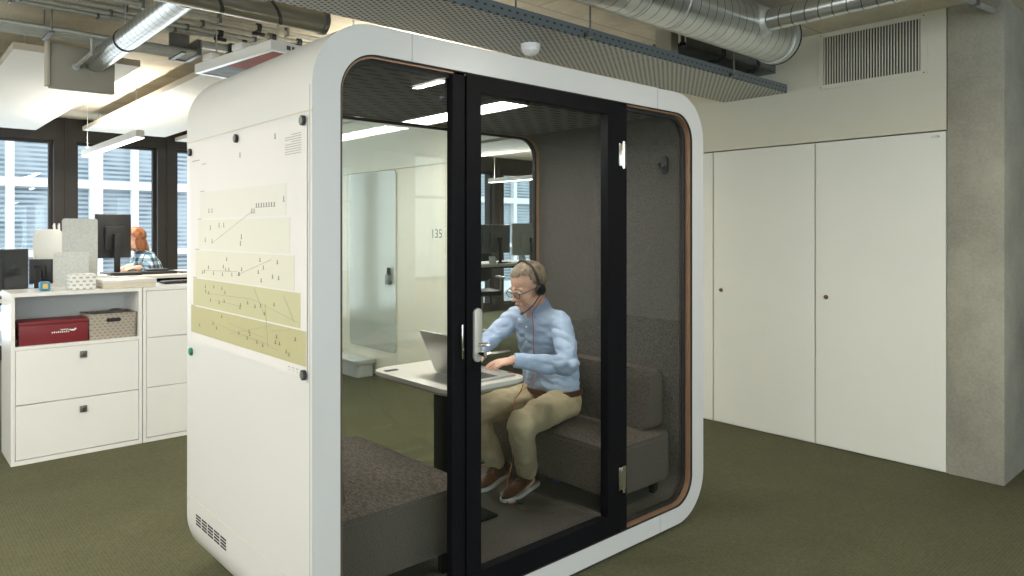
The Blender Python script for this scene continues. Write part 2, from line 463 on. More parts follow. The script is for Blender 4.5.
# ================================================================== SETTING
H = 2.88
struct('floor', MB().box(-5.2, 9.2, -6.2, 8.25, -.3, 0), 'carpet', smooth=False)
struct('ceiling', MB().box(-5.2, 9.2, -6.2, 8.25, H, H + .3), 'conc', smooth=False)
struct('wall_right', MB().box(9, 9.2, -6.2, 8.25, 0, H), 'panel', smooth=False)

def window_wall(side, y0, y1, xs, wx, wz0, wz1, inner_y):
    pass

# far facade: dark bronze mullion panels, windows between them
FY0, FY1 = 8.0, 8.25
wins = [(-.33 + 1.17 * k - 1.17 * 3, .60 + 1.17 * k - 1.17 * 3) for k in range(11)]
mb = MB()
mb.box(-5, 9, FY0, FY1, 2.6, H); mb.box(-5, 9, FY0, FY1, 0, .12)
x = -5
for a, b in wins:
    mb.box(x, a, FY0 - .03, FY1, .12, 2.6)
    if a - x > .05 and a - x < .5: mb.box((x + a) / 2 - .006, (x + a) / 2 + .006, FY0 - .04, FY0 - .02, 0, H)
    x = b
mb.box(x, 9, FY0 - .03, FY1, .12, 2.6)
struct('wall_far', mb, 'mull', smooth=False)
for i, (a, b) in enumerate(wins):
    w = bpy.data.objects.new('window_%d' % (i + 1), None); COL.objects.link(w); w.location = ((a + b) / 2, 8.1, .12); OFF[w.name] = Vector(w.location)
    w['kind'] = 'structure'
    f = MB()
    f.ring(XZ([(a, .12), (b, .12), (b, 2.6), (a, 2.6)], 8.06), XZ([(a + .035, .155), (b - .035, .155), (b - .035, 2.565), (a + .035, 2.565)], 8.06), (0, .06, 0))
    build('window_frame', f, 'mull', w, smooth=False)
    build('pane', MB().box(a + .03, b - .03, 8.09, 8.10, .15, 2.57), 'wglass', w, smooth=False)

# wall behind the photographer with ribbon windows
mb = MB()
bw = [(-4.6 + 1.5 * k, -3.3 + 1.5 * k) for k in range(5)] + [(4.55, 5.25)]
mb.box(-5, 9, -6.2, -6, 0, .8); mb.box(-5, 9, -6.2, -6, 2.6, H); x = -5
for a, b in bw: mb.box(x, a, -6.2, -6, .8, 2.6); x = b
mb.box(x, 9, -6.2, -6, .8, 2.6)
struct('wall_back', mb, 'panel', smooth=False)
for i, (a, b) in enumerate(bw):
    w = bpy.data.objects.new('window_%d' % (i + 21), None); COL.objects.link(w); w.location = ((a + b) / 2, -6.1, .8); OFF[w.name] = Vector(w.location)
    w['kind'] = 'structure'
    f = MB()
    f.ring(XZ([(a, .8), (b, .8), (b, 2.6), (a, 2.6)], -6.13), XZ([(a + .05, .85), (b - .05, .85), (b - .05, 2.55), (a + .05, 2.55)], -6.13), (0, .06, 0))
    f.box(a, b, -6.12, -6.08, 1.96, 2.0)
    build('window_frame', f, 'mull', w, smooth=False)
    build('pane', MB().box(a + .04, b - .04, -6.105, -6.095, .84, 2.56), 'wglass', w, smooth=False)

# added window band in the unseen left wall, lighting cupboards and booth side
lw = [(-5.6 + 1.6 * k, -4.2 + 1.6 * k) for k in range(6)]
mb = MB().box(-5.2, -5, -6, 8.25, 0, .8).box(-5.2, -5, -6, 8.25, 2.6, H); y = -6
for a, b in lw: mb.box(-5.2, -5, y, a, .8, 2.6); y = b
mb.box(-5.2, -5, y, 8.25, .8, 2.6)
struct('wall_left', mb, 'panel', smooth=False)
for i, (a, b) in enumerate(lw):
    w = bpy.data.objects.new('window_%d' % (i + 41), None); COL.objects.link(w); w.location = (-5.1, (a + b) / 2, .8); OFF[w.name] = Vector(w.location)
    w['kind'] = 'structure'
    build('window_frame', MB().ring(YZ([(a, .8), (b, .8), (b, 2.6), (a, 2.6)], -5.13), YZ([(a + .05, .85), (b - .05, .85), (b - .05, 2.55), (a + .05, 2.55)], -5.13), (.06, 0, 0)), 'mull', w, smooth=False)
    build('pane', MB().box(-5.105, -5.095, a + .04, b - .04, .84, 2.56), 'wglass', w, smooth=False)

# built-in cupboard core on the right, its upper panelling, and the concrete column
CX = 3.89
struct('wall_core', MB().box(CX + .62, CX + .72, -.65, 2.60, 0, H), 'panel', smooth=False)
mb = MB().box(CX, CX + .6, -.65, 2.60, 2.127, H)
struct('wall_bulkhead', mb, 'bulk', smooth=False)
struct('wall_column', MB().box(CX - .005, CX + .9, -.955, -.653, 0, H, .012, 2), 'conccol')
build_list = [(-.65, .170, 'white cupboard with flush door beside the concrete column', .095),
              (.174, .985, 'white cupboard with flush door, second from the concrete column', .917),
              (.989, 1.80, 'white cupboard showing only a sliver behind the booth edge', 1.74),
              (1.804, 2.60, None, 2.54)]
for i, (a, b, lb, ky) in enumerate(build_list):
    if lb is None: lb = 'white cupboard wholly behind the meeting booth, last of the built-in row'
    t = thing('wall_cupboard', (CX + .3, (a + b) / 2, 0), lb, 'cupboard', 'built-in white cupboards')
    m1 = MB().box(CX + .02, CX + .6, a, b, .0, 2.12)
    build('carcass', m1, 'panel', t, smooth=False)
    d = build('door', MB().box(CX, CX + .019, a + .003, b - .003, .008, 2.118, .0015, 1), 'panel', t)
    k = MB().cyl((CX - .002, ky, 1.04), (CX, ky, 1.04), .016).cyl((CX - .018, ky, 1.04), (CX - .002, ky, 1.04), .009)
    build('knob', k, 'bronze', d)
    if i == 0:
        tm = text_mesh('1.136', .022)
        tm.xf(Matrix.Translation((CX - .0008, -.565, 2.083)) @ Matrix.Rotation(R(-90), 4, 'Z') @ Matrix.Rotation(R(90), 4, 'X'))
        build('door_number', tm, 'ink', d)
# ventilation grille
t = thing('ventilation_grille', (CX, -.2, 2.53), 'large white wall grille with dark vertical slots above the cupboards', 'vent grille')
ya, yb, za, zb = -.505, .11, 2.515, 2.845
build('frame', MB().ring(YZ([(ya - .04, za - .03), (yb + .035, za - .03), (yb + .035, zb + .03), (ya - .04, zb + .03)], CX - .001),
                         YZ([(ya, za), (yb, za), (yb, zb), (ya, zb)], CX - .001), (-.006, 0, 0)), 'bulk', t, smooth=False)
build('dark_backing', MB().box(CX - .0015, CX - .0005, ya, yb, za, zb), 'gasket', t, smooth=False)
m1 = MB(); n = 34
for i in range(n):
    yy = ya + (yb - ya) * (i + .5) / n
    m1.box(CX - .010, CX - .0015, yy - .0034, yy + .0034, za, zb)
build('slats', m1, 'bulk', t, smooth=False)
for yy in (ya - .02, yb + .018):
    for zz in (za - .015, zb + .015): build('screw', MB().cyl((CX - .009, yy, zz), (CX - .007, yy, zz), .004, 10), 'gasket', t)

# partition wall beyond the booth : tall white fronts below, plain wall above
PX = 2.87
struct('wall_partition', MB().box(PX + .0, PX + .2, 2.96, 8.0, 2.125, H).box(PX + .02, PX + .2, 2.96, 8.0, 0, 2.125), 'panel', smooth=False)
for i, (a, b) in enumerate(((2.96, 3.925), (3.93, 4.93), (4.935, 5.93), (5.935, 6.95), (6.955, 7.98))):
    lb = ['white wall panel door numbered 135 seen through the booth glass', 'white panel behind the grey glossy board', 'white wall panel left of the glossy board',
          'white wall panel further along the partition toward the windows', 'white wall panel nearest the window facade'][i]
    p = build('wall_panel', MB().box(PX, PX + .018, a, b, .01, 2.12, .002, 1), 'cream', None, lb, 'wall panel', 'tall white panels on the partition')
    if i == 0:
        tm = text_mesh('135', .12)
        tm.xf(Matrix.Translation((PX - .001, 3.36, 1.435)) @ Matrix.Rotation(R(-90), 4, 'Z') @ Matrix.Rotation(R(90), 4, 'X'))
        build('door_number', tm, 'ink', p)
t = build('whiteboard', MB().prism(YZ(rrect(3.945, 4.86, .27, 2.11, .05, 5), PX - .014), (.0135, 0, 0)), 'boardm', None,
          'tall grey glossy writing board with rounded corners on the white partition', 'whiteboard')
t = thing('pen_holder', (PX - .03, 4.05, .97), 'small dark magnetic pen holder at the edge of the glossy board', 'pen holder')
build('cup', MB().box(PX - .05, PX - .015, 4.01, 4.09, .96, 1.06, .006, 2), 'zincd', t)
for k in range(5): build('pen', MB().cyl((PX - .032, 4.02 + k * .015, 1.0), (PX - .035 + .004 * k, 4.015 + k * .018, 1.13 - .01 * (k % 2)), .006, 8), 'blackp', t)
# clear storage box on the floor by the partition
t = thing('storage_box', (2.62, 4.45, 0), 'clear plastic storage box with grey clips on the floor by the partition', 'storage box')
bx0, bx1, by0, by1 = 2.64, 2.84, 4.32, 5.02
build('tub', MB().ring(XY(rrect(bx0, bx1, by0, by1, .04, 4), .0), XY(rrect(bx0 + .006, bx1 - .006, by0 + .006, by1 - .006, .035, 4), .0), (0, 0, .15)).prism(XY(rrect(bx0, bx1, by0, by1, .04, 4), 0), (0, 0, .004)), 'tubp', t)
build('lid', MB().prism(XY(rrect(bx0 - .01, bx1 + .01, by0 - .01, by1 + .01, .045, 4), .15), (0, 0, .018), .004), 'plastic', t)
build('clip', MB().box(bx0 - .01, bx1 + .01, by0 - .018, by0 + .03, .13, .175, .004), 'zinc', t)
build('clip', MB().box(bx0 - .01, bx1 + .01, by1 - .03, by1 + .018, .13, .175, .004), 'zinc', t)
m1 = MB()
for k in range(4): build('packet', MB().box(2.66 + .02 * k, 2.76 + .015 * k, 4.36 + .07 * k, 4.56 + .09 * k, .008 + .014 * k, .021 + .014 * k, .003), 'orangep', t)

# ================================================================== MEETING BOOTH
W, D, HT = 2.22, 1.2, 2.2
OR, IR = .23, .14
pod = thing('meeting_booth', (W / 2, D / 2, 0), 'large white rounded glass-fronted meeting booth on the green carpet', 'meeting booth')
NN = 14
outer = rrect(0, W, .015, HT, OR, NN); inner = rrect(.1, W - .1, .1, 2.1, IR, NN)
build('shell', MB().ring(XZ(outer, 0), XZ(inner, 0), (0, D, 0)), 'podwhite', pod, label='white rounded outer shell')
# liner inside
i2 = rrect(.106, W - .106, .106, 2.094, IR - .004, NN)
i1 = rrect(.1005, W - .1005, .1005, 2.0995, IR, NN)
build('felt_lining', MB().ring(XZ(i1, .075), XZ(i2, .075), (0, D - .15, 0)), 'felt', pod)
build('ceiling_panel', MB().box(.26, W - .26, .09, D - .09, 2.088, 2.0935), 'feltceil', pod, smooth=False, label='dark slotted ceiling panel')
build('carpet', MB().box(.24, W - .24, .085, D - .085, .1065, .112), 'podcarpet', pod, smooth=False)
for nm, y in (('front_trim', .010), ('rear_trim', D - .0745)):
    build(nm, MB().ring(XZ(rrect(.1002, W - .1002, .1002, 2.0998, IR, NN), y), XZ(rrect(.112, W - .112, .112, 2.088, IR - .012, NN), y), (0, .024, 0)), 'copper', pod, label='copper coloured edge trim')
build('lip', MB().ring(XZ(rrect(.1002, W - .1002, .1002, 2.0998, IR, NN), .001), XZ(rrect(.105, W - .105, .105, 2.095, IR - .005, NN), .001), (0, .0085, 0)), 'gasket', pod)
for y in (.0345, D - .050):
    build('gasket', MB().ring(XZ(rrect(.1122, W - .1122, .1122, 2.0878, IR - .012, NN), y), XZ(rrect(.126, W - .126, .126, 2.074, IR - .024, NN), y), (0, .022, 0)), 'gasket', pod, label='black rubber gasket')
# rear glass
build('rear_glass', MB().prism(XZ(rrect(.122, W - .122, .122, 2.078, IR - .022, NN), D - .041), (0, .010, 0)), 'glass', pod, smooth=False)
# front : left pane, right pane
GY = .036
def cornered(x0, x1, z0, z1, r, left=True, right=True, n=10):
    out = []
    for cx, cz, a0, on, px_, pz_ in ((x1 - r, z0 + r, -90, right, x1, z0), (x1 - r, z1 - r, 0, right, x1, z1), (x0 + r, z1 - r, 90, left, x0, z1), (x0 + r, z0 + r, 180, left, x0, z0)):
        if not on: out.append((px_, pz_)); continue
        for k in range(n + 1):
            a = R(a0 + 90 * k / n); out.append((cx + r * math.cos(a), cz + r * math.sin(a)))
    return out
build('side_pane', MB().prism(XZ(cornered(.122, .56, .122, 2.078, .118, True, False), GY), (0, .010, 0)), 'glass', pod, smooth=False)
build('side_pane', MB().prism(XZ(cornered(1.60, W - .122, .122, 2.078, .118, False, True), GY), (0, .010, 0)), 'glass', pod, smooth=False)
build('door_post', MB().box(.570, .628, .010, .050, .1005, 2.0995, .003, 1), 'black', pod)
build('door_post', MB().box(1.545, 1.597, .010, .050, .1005, 2.0995, .003, 1), 'black', pod)
door = build('door', MB().ring(XZ([(.632, .104), (1.541, .104), (1.541, 2.096), (.632, 2.096)], .004), XZ([(.702, .192), (1.452, .192), (1.452, 2.035), (.702, 2.035)], .004), (0, .044, 0)), 'black', pod, label='black framed glass door', smooth=False)
build('door_glass', MB().box(.699, 1.455, GY, GY + .01, .19, 2.037), 'glass', door, smooth=False)
for z0 in (.29, 1.79):
    m1 = MB().cyl((1.546, -.010, z0), (1.546, -.010, z0 + .125), .009, 12).box(1.548, 1.572, -.006, .0035, z0 + .01, z0 + .115, .002).box(1.520, 1.544, -.006, .0035, z0 + .01, z0 + .115, .002)
    build('hinge', m1, 'chrome', door, label='chrome hinge')
m1 = MB().prism(XZ(rrect(.660, .698, 1.0, 1.205, .018, 6), -.008), (0, .0115, 0), .002)
build('handle_plate', m1, 'satin', door, label='satin oblong handle plate')
m1 = MB().cyl((.679, -.002, 1.035), (.679, -.052, 1.035), .011, 14).tube([(.679, -.05, 1.035), (.70, -.055, 1.035), (.80, -.052, 1.033)], [.011, .0105, .009], 12)
m1.cyl((.679, -.008, 1.065), (.72, -.02, 1.065), .007, 10)
build('lever_handle', m1, 'chrome', door, label='chrome lever handle')
build('edge_pull', MB().box(.600, .608, -.008, .008, 1.02, 1.15, .002), 'chrome', pod)
# frame joints
for xx in (.38, 1.82):
    build('joint_line', MB().box(xx, xx + .002, -.0006, .004, 2.1, 2.2006), 'inkp', pod, smooth=False)
build('joint_line', MB().box(1.84, 1.842, -.0006, .004, .02, .0995), 'inkp', pod, smooth=False)
# side seams
build('side_seam', MB().box(-.0015, .003, .0, D, 1.886, 1.8895), 'raftedge', pod, smooth=False)
build('side_seam', MB().box(-.0012, .003, .0, D, .333, .3355), 'raftedge', pod, smooth=False)
build('edge_joint', MB().box(-.0008, .003, .014, .016, .25, 1.97), 'inkp', pod, smooth=False)
m1 = MB()
for k in range(5):
    y = .735 + k * .072
    for r_ in range(4): m1.box(-.0015, .002, y, y + .058, .236 + r_ * .0125, .2425 + r_ * .0125, 0)
build('vent_slots', m1, 'gasket', pod, smooth=False)
build('base_plinth', MB().box(.25, W - .25, .08, D - .08, .001, .0148), 'black', pod, smooth=False)
# ceiling light
lp = build('ceiling_light', MB().ring(XY(rrect(1.04, 1.22, .27, 1.09, .01, 2), 2.078), XY(rrect(1.048, 1.212, .278, 1.082, .008, 2), 2.078), (0, 0, .010)), 'satin', pod)
build('diffuser', MB().box(1.048, 1.212, .278, 1.082, 2.081, 2.087), 'led', lp, smooth=False)
# coat hook on right end wall
m1 = MB().prism(YZ(rrect(.145, .185, 1.80, 1.90, .019, 6), W - .1065), (-.012, 0, 0), .003).tube([(W - .118, .165, 1.84), (W - .15, .165, 1.83), (W - .165, .165, 1.86)], [.008, .008, .01], 10)
build('coat_hook', m1, 'blackp', pod, label='black coat hook on the felt end wall')

# ---- sofas
def sofa(x_wall, sgn, label, dx, y0, z0, z1):
    t = thing('bench_sofa', (x_wall + sgn * .32, .65, .112), label, 'sofa', 'upholstered benches in the booth')
    xa, xb = sorted((x_wall + sgn * .003, x_wall + sgn * dx)); y1 = 1.10
    # seat: rounded corner plan
    r = .09
    pts = rrect(xa, xb, y0, y1, r, 6)
    m = MB().prism(XY(pts, z0), (0, 0, z1 - z0), .018)
    build('seat', m, 'sofa', t)
    m = MB().ring(XY(rrect(xa - .002, xb + .002, y0 - .002, y1 + .002, r, 6), z1 - .022), XY(rrect(xa + .004, xb - .004, y0 + .004, y1 - .004, r, 6), z1 - .022), (0, 0, .003))
    build('piping', m, 'felt', t)
    ba, bb = sorted((x_wall + sgn * .008, x_wall + sgn * .135))
    m = MB().prism([(p[0], p[1], p[2]) for p in YZ(rrect(y0 + .08, y1, z1 + .002, .765, .03, 5), ba)], (bb - ba, 0, 0), .018)
    for v in m.bm.verts:
        if abs(v.co.x - (ba if sgn < 0 else bb)) < .04 and v.co.z > .6: v.co.x -= sgn * .03
    build('backrest', m, 'sofa', t)
    for lx in (xa + .09, xb - .07):
        for ly in (y0 + .09, y1 - .09):
            build('leg', MB().box(lx - .018, lx + .018, ly - .018, ly + .018, .112, z0 + .004, .003, 1), 'black', t)
    return t
sofa(.106, 1, 'grey-brown fabric bench sofa in the left end of the booth', .655, .14, .235, .48)
sofa(W - .106, -1, 'grey-brown fabric bench sofa under the seated man', .515, .10, .21, .447)

# ---- table
t = thing('booth_table', (1.07, .73, .112), 'small white table with rounded corners inside the booth', 'table')
build('tabletop', MB().prism(XY(rrect(.83, 1.315, .37, 1.05, .09, 8), .780), (0, 0, .020), .003), 'tabletop', t)
build('underside', MB().prism(XY(rrect(.845, 1.30, .385, 1.035, .085, 8), .765), (0, 0, .0148), .004), 'tableedge', t)
build('pedestal', MB().box(1.05, 1.12, .66, .80, .125, .764, .006), 'black', t)
build('foot_plate', MB().box(.94, 1.22, .50, .96, .1125, .1245, .004), 'black', t)
build('cable_port', MB().box(.86, .93, .93, .96, .8, .8035, .001), 'blackp', t)

# ---- laptop
t = thing('laptop', (1.14, .58, .8005), 'open silver laptop on the booth table', 'laptop')
bs = build('base', MB().box(1.03, 1.265, .42, .75, .8008, .8135, .004), 'alu', t)
m1 = MB()
for i in range(5):
    for j in range(14): m1.box(1.06 + i * .021, 1.078 + i * .021, .435 + j * .0215, .4535 + j * .0215, .8135, .8148)
build('keys', m1, 'keys', bs, smooth=False)
lidm = Matrix.Translation((1.03, 0, .815)) @ Matrix.Rotation(R(-24), 4, 'Y')
ld = build('lid', MB().box(-.008, 0, .42, .75, 0, .225, .003).xf(lidm), 'alu', t)
build('screen', MB().box(.0003, .0012, .43, .74, .012, .215).xf(lidm), 'screen', ld, smooth=False)

# ================================================================== POSTER + MAGNETS on the booth side
t = thing('poster', (-.003, .6, 1.03), 'large paper chart poster with stepped olive bands on the booth side', 'poster')
build('sheet', MB().box(-.0026, -.0018, .03, 1.155, 1.025, 1.868), 'paper', t, smooth=False)
def band(yl, yr, z0, z1, m, nm, lb):
    return build(nm, MB().box(-.0034, -.0028, yr, yl, z0, z1), m, t, smooth=False, label=lb)
band(1.026, .183, 1.553, 1.662, 'b1', 'chart_band', 'palest chart band')
band(1.042, .153, 1.424, 1.546, 'b2', 'chart_band', 'pale green chart band')
band(1.078, .119, 1.302, 1.418, 'b3', 'chart_band', 'light green chart band')
band(1.106, .077, 1.182, 1.297, 'b4', 'chart_band', 'olive chart band')
band(1.136, .035, 1.062, 1.176, 'b5', 'chart_band', 'deep olive chart band')
m1 = MB(); m2 = MB(); rr = random.Random(8)
def tick(m, y, z, h=.014, w=.0022): m.box(-.0042, -.0036, y - w / 2, y + w / 2, z, z + h); m.box(-.0042, -.0036, y - .008, y + .008, z, z + .0015)
for k in range(8): tick(m1, .43 - k * .022, 1.585, .016, .005)
for y, z in ((.915, 1.575), (.88, 1.575), (.20, 1.60), (.47, 1.565), (.45, 1.565), (.584, 1.78), (.27, 1.82)): tick(m1, y, z, .018, .004)
for y, z in ((.90, 1.505), (.80, 1.515), (.75, 1.515), (.96, 1.455), (.88, 1.45), (.57, 1.47), (.58, 1.445)): tick(m1, y, z, .018, .004)
for k in range(20): tick(m1, .2 + rr.random() * .8 if k else .24, 1.315 + rr.random() * .075, .014, .004)
for k in range(16): tick(m1, .15 + rr.random() * .85, 1.20 + rr.random() * .075, .012, .004)
for k in range(16): tick(m1, .1 + rr.random() * .95, 1.08 + rr.random() * .075, .012, .004)
build('figure_marks', m1, 'ink', t, smooth=False)
def line(m, y0, z0, y1, z1, w=.0007):
    m.tube([(-.0038, y0, z0), (-.0038, y1, z1)], w, 4)
for c in ((.46, 1.575, .88, 1.45), (.98, 1.335, .60, 1.345), (.62, 1.33, .3, 1.40), (.95, 1.24, .47, 1.25), (.47, 1.25, .10, 1.20), (.3, 1.17, .68, 1.10), (.35, 1.24, .33, 1.09), (.3, 1.15, .15, 1.17),
          (.9, 1.13, .25, 1.09), (.7, 1.14, .35, 1.12), (.55, 1.11, .3, 1.10), (.85, 1.22, .6, 1.215), (.2, 1.28, .12, 1.2), (.45, 1.29, .36, 1.2)): line(m2, *c)
build('chart_lines', m2, 'inkp', t, smooth=False)
m1 = MB()
for k in range(9): m1.box(-.0042, -.0036, .07, .07 + (.12 if k not in (0, 3) else .07), 1.82 - k * .008, 1.822 - k * .008)
m1.box(-.0042, -.0036, 1.03, 1.12, 1.80, 1.804); 
for z, y in ((1.78, .95), (1.666, .97), (1.549, 1.0), (1.4205, 1.03), (1.2985, 1.06), (1.177, 1.08)): m1.box(-.0042, -.0036, y, y + .05, z, z + .003)
for k in range(4): m1.box(-.0042, -.0036, .06 + k * .03, .075 + k * .03, 1.045, 1.048); m1.box(-.0042, -.0036, .06 + k * .03, .075 + k * .03, 1.036, 1.0375)
build('caption_lines', m1, 'inkp', t, smooth=False)
for (y, z, lb, mt) in ((.05, 1.857, 'black round magnet at the top front corner of the poster', 'blackp'), (.612, 1.853, 'black round magnet at the middle of the poster top', 'blackp'),
                       (1.138, 1.843, 'black round magnet at the top rear corner of the poster', 'blackp'), (.043, 1.036, 'black round magnet at the bottom front corner of the poster', 'blackp'),
                       (1.135, .974, 'green round magnet below the bottom rear corner of the poster', 'green')):
    x0 = -.0045 if z > 1.0 else -.0012
    g = build('magnet', MB().cyl((x0, y, z), (x0 - .009, y, z), .0165, 24), mt, None, lb, 'magnet', 'round magnets holding the poster')
    build('rim', MB().cyl((x0 - .009, y, z), (x0 - .0115, y, z), .0125, 20), 'zincd' if mt == 'blackp' else mt, g)

# ================================================================== CEILING SERVICES
# perforated cable tray
t = thing('cable_tray', (2.0, .58, 2.5), 'long perforated grey cable tray hanging above the booth', 'cable tray')
build('bottom_sheet', MB().box(-.9, 3.885, .38, .88, 2.5, 2.502), 'tray', t, smooth=False)
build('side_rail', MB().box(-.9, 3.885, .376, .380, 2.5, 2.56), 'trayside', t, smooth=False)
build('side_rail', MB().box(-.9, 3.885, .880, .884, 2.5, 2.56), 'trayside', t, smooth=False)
for xx in (.2, 1.7, 3.1):
    m1 = MB().box(xx, xx + .04, .36, .90, 2.472 + .03, 2.53).cyl((xx + .02, .92, 2.5), (xx + .02, .92, H), .005, 8).cyl((xx + .02, .35, 2.5), (xx + .02, .35, H), .005, 8).box(xx, xx + .04, .34, .38, 2.503, 2.52).box(xx, xx + .04, .88, .93, 2.503, 2.52)
    build('hanger', m1, 'zincd', t)
m1 = MB()
for k, yy in enumerate((.45, .52, .6, .68)): m1.tube([(-.9, yy, 2.515), (1.2, yy + .02 * math.sin(k), 2.515), (3.85, yy, 2.515)], .009, 8)
build('cables', m1, 'gasket', t)
t = thing('smoke_detector', (1.58, .65, 2.44), 'round white smoke detector under the perforated cable tray', 'smoke detector')
build('base', MB().tube([(1.58, .65, 2.499), (1.58, .65, 2.475)], [.052, .052], 28), 'white', t)
build('sensor_head', MB().tube([(1.58, .65, 2.475), (1.58, .65, 2.462), (1.58, .65, 2.445), (1.58, .65, 2.441)], [.047, .046, .03, .02], 28), 'white', t)

def ring_x(x, y, z, r, w=.02): return MB().tube([(x - w / 2, y, z), (x + w / 2, y, z)], r, 32)
# big duct along X upper right
DY, DZ, DR = .10, 2.71, .15
t = thing('spiral_duct', (2.2, DY, DZ), 'wide spiral ventilation duct under the ceiling above the cable tray', 'ventilation duct')
build('duct_body', MB().tube([(.35 + i * .1, DY, DZ) for i in range(29)], DR, 40), 'spX', t)
build('end_collar', MB().tube([(3.15, DY, DZ), (3.152, DY, DZ), (3.22, DY, DZ), (3.222, DY, DZ)], [DR, DR + .008, DR + .008, DR], 40), 'zinc', t)
build('gasket', ring_x(3.205, DY, DZ, DR + .011, .012), 'gasket', t)
build('band', ring_x(2.05, DY, DZ, DR + .004, .008), 'zinc', t)
build('band', ring_x(1.75, DY, DZ, DR + .004, .006), 'zinc', t)
# branch duct along Y toward the camera side
t = thing('branch_duct', (2.75, -1.2, 2.70), 'narrow spiral duct joining the wide duct near the wall grille', 'ventilation duct')
build('duct_body', MB().tube([(2.80, -.06 - i * .1, 2.715) for i in range(30)], .062, 28), 'spY', t)
build('saddle', MB().tube([(2.80, .0, 2.715), (2.80, -.04, 2.715), (2.80, -.07, 2.715)], [.11, .085, .07], 28), 'zinc', t)
build('band', MB().tube([(2.80, -.85, 2.715), (2.80, -.865, 2.715)], .068, 28), 'zinc', t)
# ducts at left
t = thing('round_duct', (-.1, 1.5, 2.65), 'dark zinc round duct above the booth roof at upper left', 'ventilation duct')
build('duct_body', MB().tube([(-1.9 + i * .1, 1.49, 2.65) for i in range(28)], .066, 28), spiral('spiral_dark', (.42, .41, .36), 'X', .3), t)
build('end_collar', ring_x(.80, 1.49, 2.65, .070, .03), 'zincd', t)
t = thing('spiral_duct', (.1, 2.6, 2.65), 'shiny narrow spiral duct running back to the grey ceiling box', 'ventilation duct')
build('duct_body', MB().tube([(.10, 1.52 + i * .1, 2.65) for i in range(20)], .066, 28), 'spY', t)
build('coupling_band', MB().tube([(.10, 2.62, 2.65), (.10, 2.64, 2.65)], .070, 28), 'gasket', t)
build('clamp_rod', MB().cyl((.10, 2.63, 2.715), (.10, 2.63, H), .004, 8), 'zinc', t)
# grey ceiling box at duct end
t = thing('ceiling_box', (.06, 3.43, 2.45), 'grey box under the ceiling where the shiny duct ends', 'ceiling box')
build('body', MB().box(-.165, .217, 3.40, 3.47, 2.45, 2.74, .003), 'greybox', t)
build('side_flange', MB().box(-.185, -.166, 3.39, 3.48, 2.46, 2.76, .002), 'raftedge', t)
build('bracket', MB().tube([(-.02, 2.93, 2.70), (-.01, 2.95, 2.65), (-.01, 2.97, 2.62), (-.02, 3.398, 2.60)], .012, 10).cyl((-.02, 3.38, 2.60), (-.02, 3.398, 2.60), .022, 16), 'zinc', t)
# ceiling rafts
rg = 'white acoustic ceiling rafts'
for (xa, xb, ya, yb, lb) in ((-.35, .40, 3.5, 7.84, 'white acoustic ceiling raft at the left above the desks'), (.82, 1.72, 3.45, 7.5, 'white acoustic ceiling raft with beige edge beside the booth roof'),
                             (1.95, 2.80, 3.45, 7.84, 'white acoustic ceiling raft nearest the partition'), (-1.7, -.75, 3.5, 7.84, 'white acoustic ceiling raft cut off by the left photo edge'),
                             (3.6, 4.9, 4.2, 7.6, 'white acoustic ceiling raft seen through the booth, nearer the cupboards'), (5.1, 6.2, 4.2, 7.6, 'white acoustic ceiling raft seen through the booth, further right')):
    t = thing('ceiling_raft', ((xa + xb) / 2, (ya + yb) / 2, 2.70), lb, 'ceiling raft', rg)
    build('panel', MB().box(xa, xb, ya, yb, 2.685, 2.694), 'ceilwhite', t, smooth=False)
    build('edge_frame', MB().ring(XY([(xa - .004, ya - .004), (xb + .004, ya - .004), (xb + .004, yb + .004), (xa - .004, yb + .004)], 2.686), XY([(xa, ya), (xb, ya), (xb, yb), (xa, yb)], 2.686), (0, 0, .045)), 'raftedge', t, smooth=False)
    for px_ in (xa + .1, xb - .1):
        for py_ in (ya + .3, yb - .3): build('suspension_wire', MB().cyl((px_, py_, 2.694), (px_, py_, H), .004, 8), 'zinc', t)
# conduits under the ceiling
cg = 'thin metal conduits under the ceiling'
for k, (y, r) in enumerate(((2.90, .016), (2.80, .014), (2.66, .016), (2.50, .018))):
    lb = ['metal ceiling conduit nearest the window side of its bundle', 'second metal ceiling conduit from the window side', 'third metal ceiling conduit from the window side', 'metal ceiling conduit nearest the booth'][k]
    t = thing('conduit', (-1, y, 2.84), lb, 'conduit', cg)
    build('pipe', MB().cyl((-4, y, 2.842), (2.75, y, 2.842), r, 12), 'zinc', t)
    m1 = MB()
    for j in range(14): m1.box(-3.6 + j * .45 + k * .05, -3.585 + j * .45 + k * .05, y - r - .006, y + r + .006, 2.842 - r - .004, H)
    build('clips', m1, 'zincd', t, smooth=False)
for k, (x, y) in enumerate(((.92, 2.90), (1.03, 2.66), (.86, 2.50), (1.22, 2.66), (.72, 2.80))):
    t = thing('pipe_clamp', (x, y, 2.82), ['black pipe clamp on the conduit nearest the windows', 'black pipe clamp on the third conduit', 'black pipe clamp on the conduit nearest the booth',
                                         'black pipe clamp on the third conduit, further right', 'black pipe clamp on the second conduit'][k], 'pipe clamp', 'black clamps on the ceiling conduits')
    build('jaw', MB().tube([(x - .014, y, 2.842), (x + .014, y, 2.842)], .028, 14).box(x - .04, x + .04, y - .012, y + .012, 2.79, 2.812, .003), 'blackp', t)
    build('bolt', MB().cyl((x, y, 2.785), (x, y, 2.86), .006, 8), 'zinc', t)
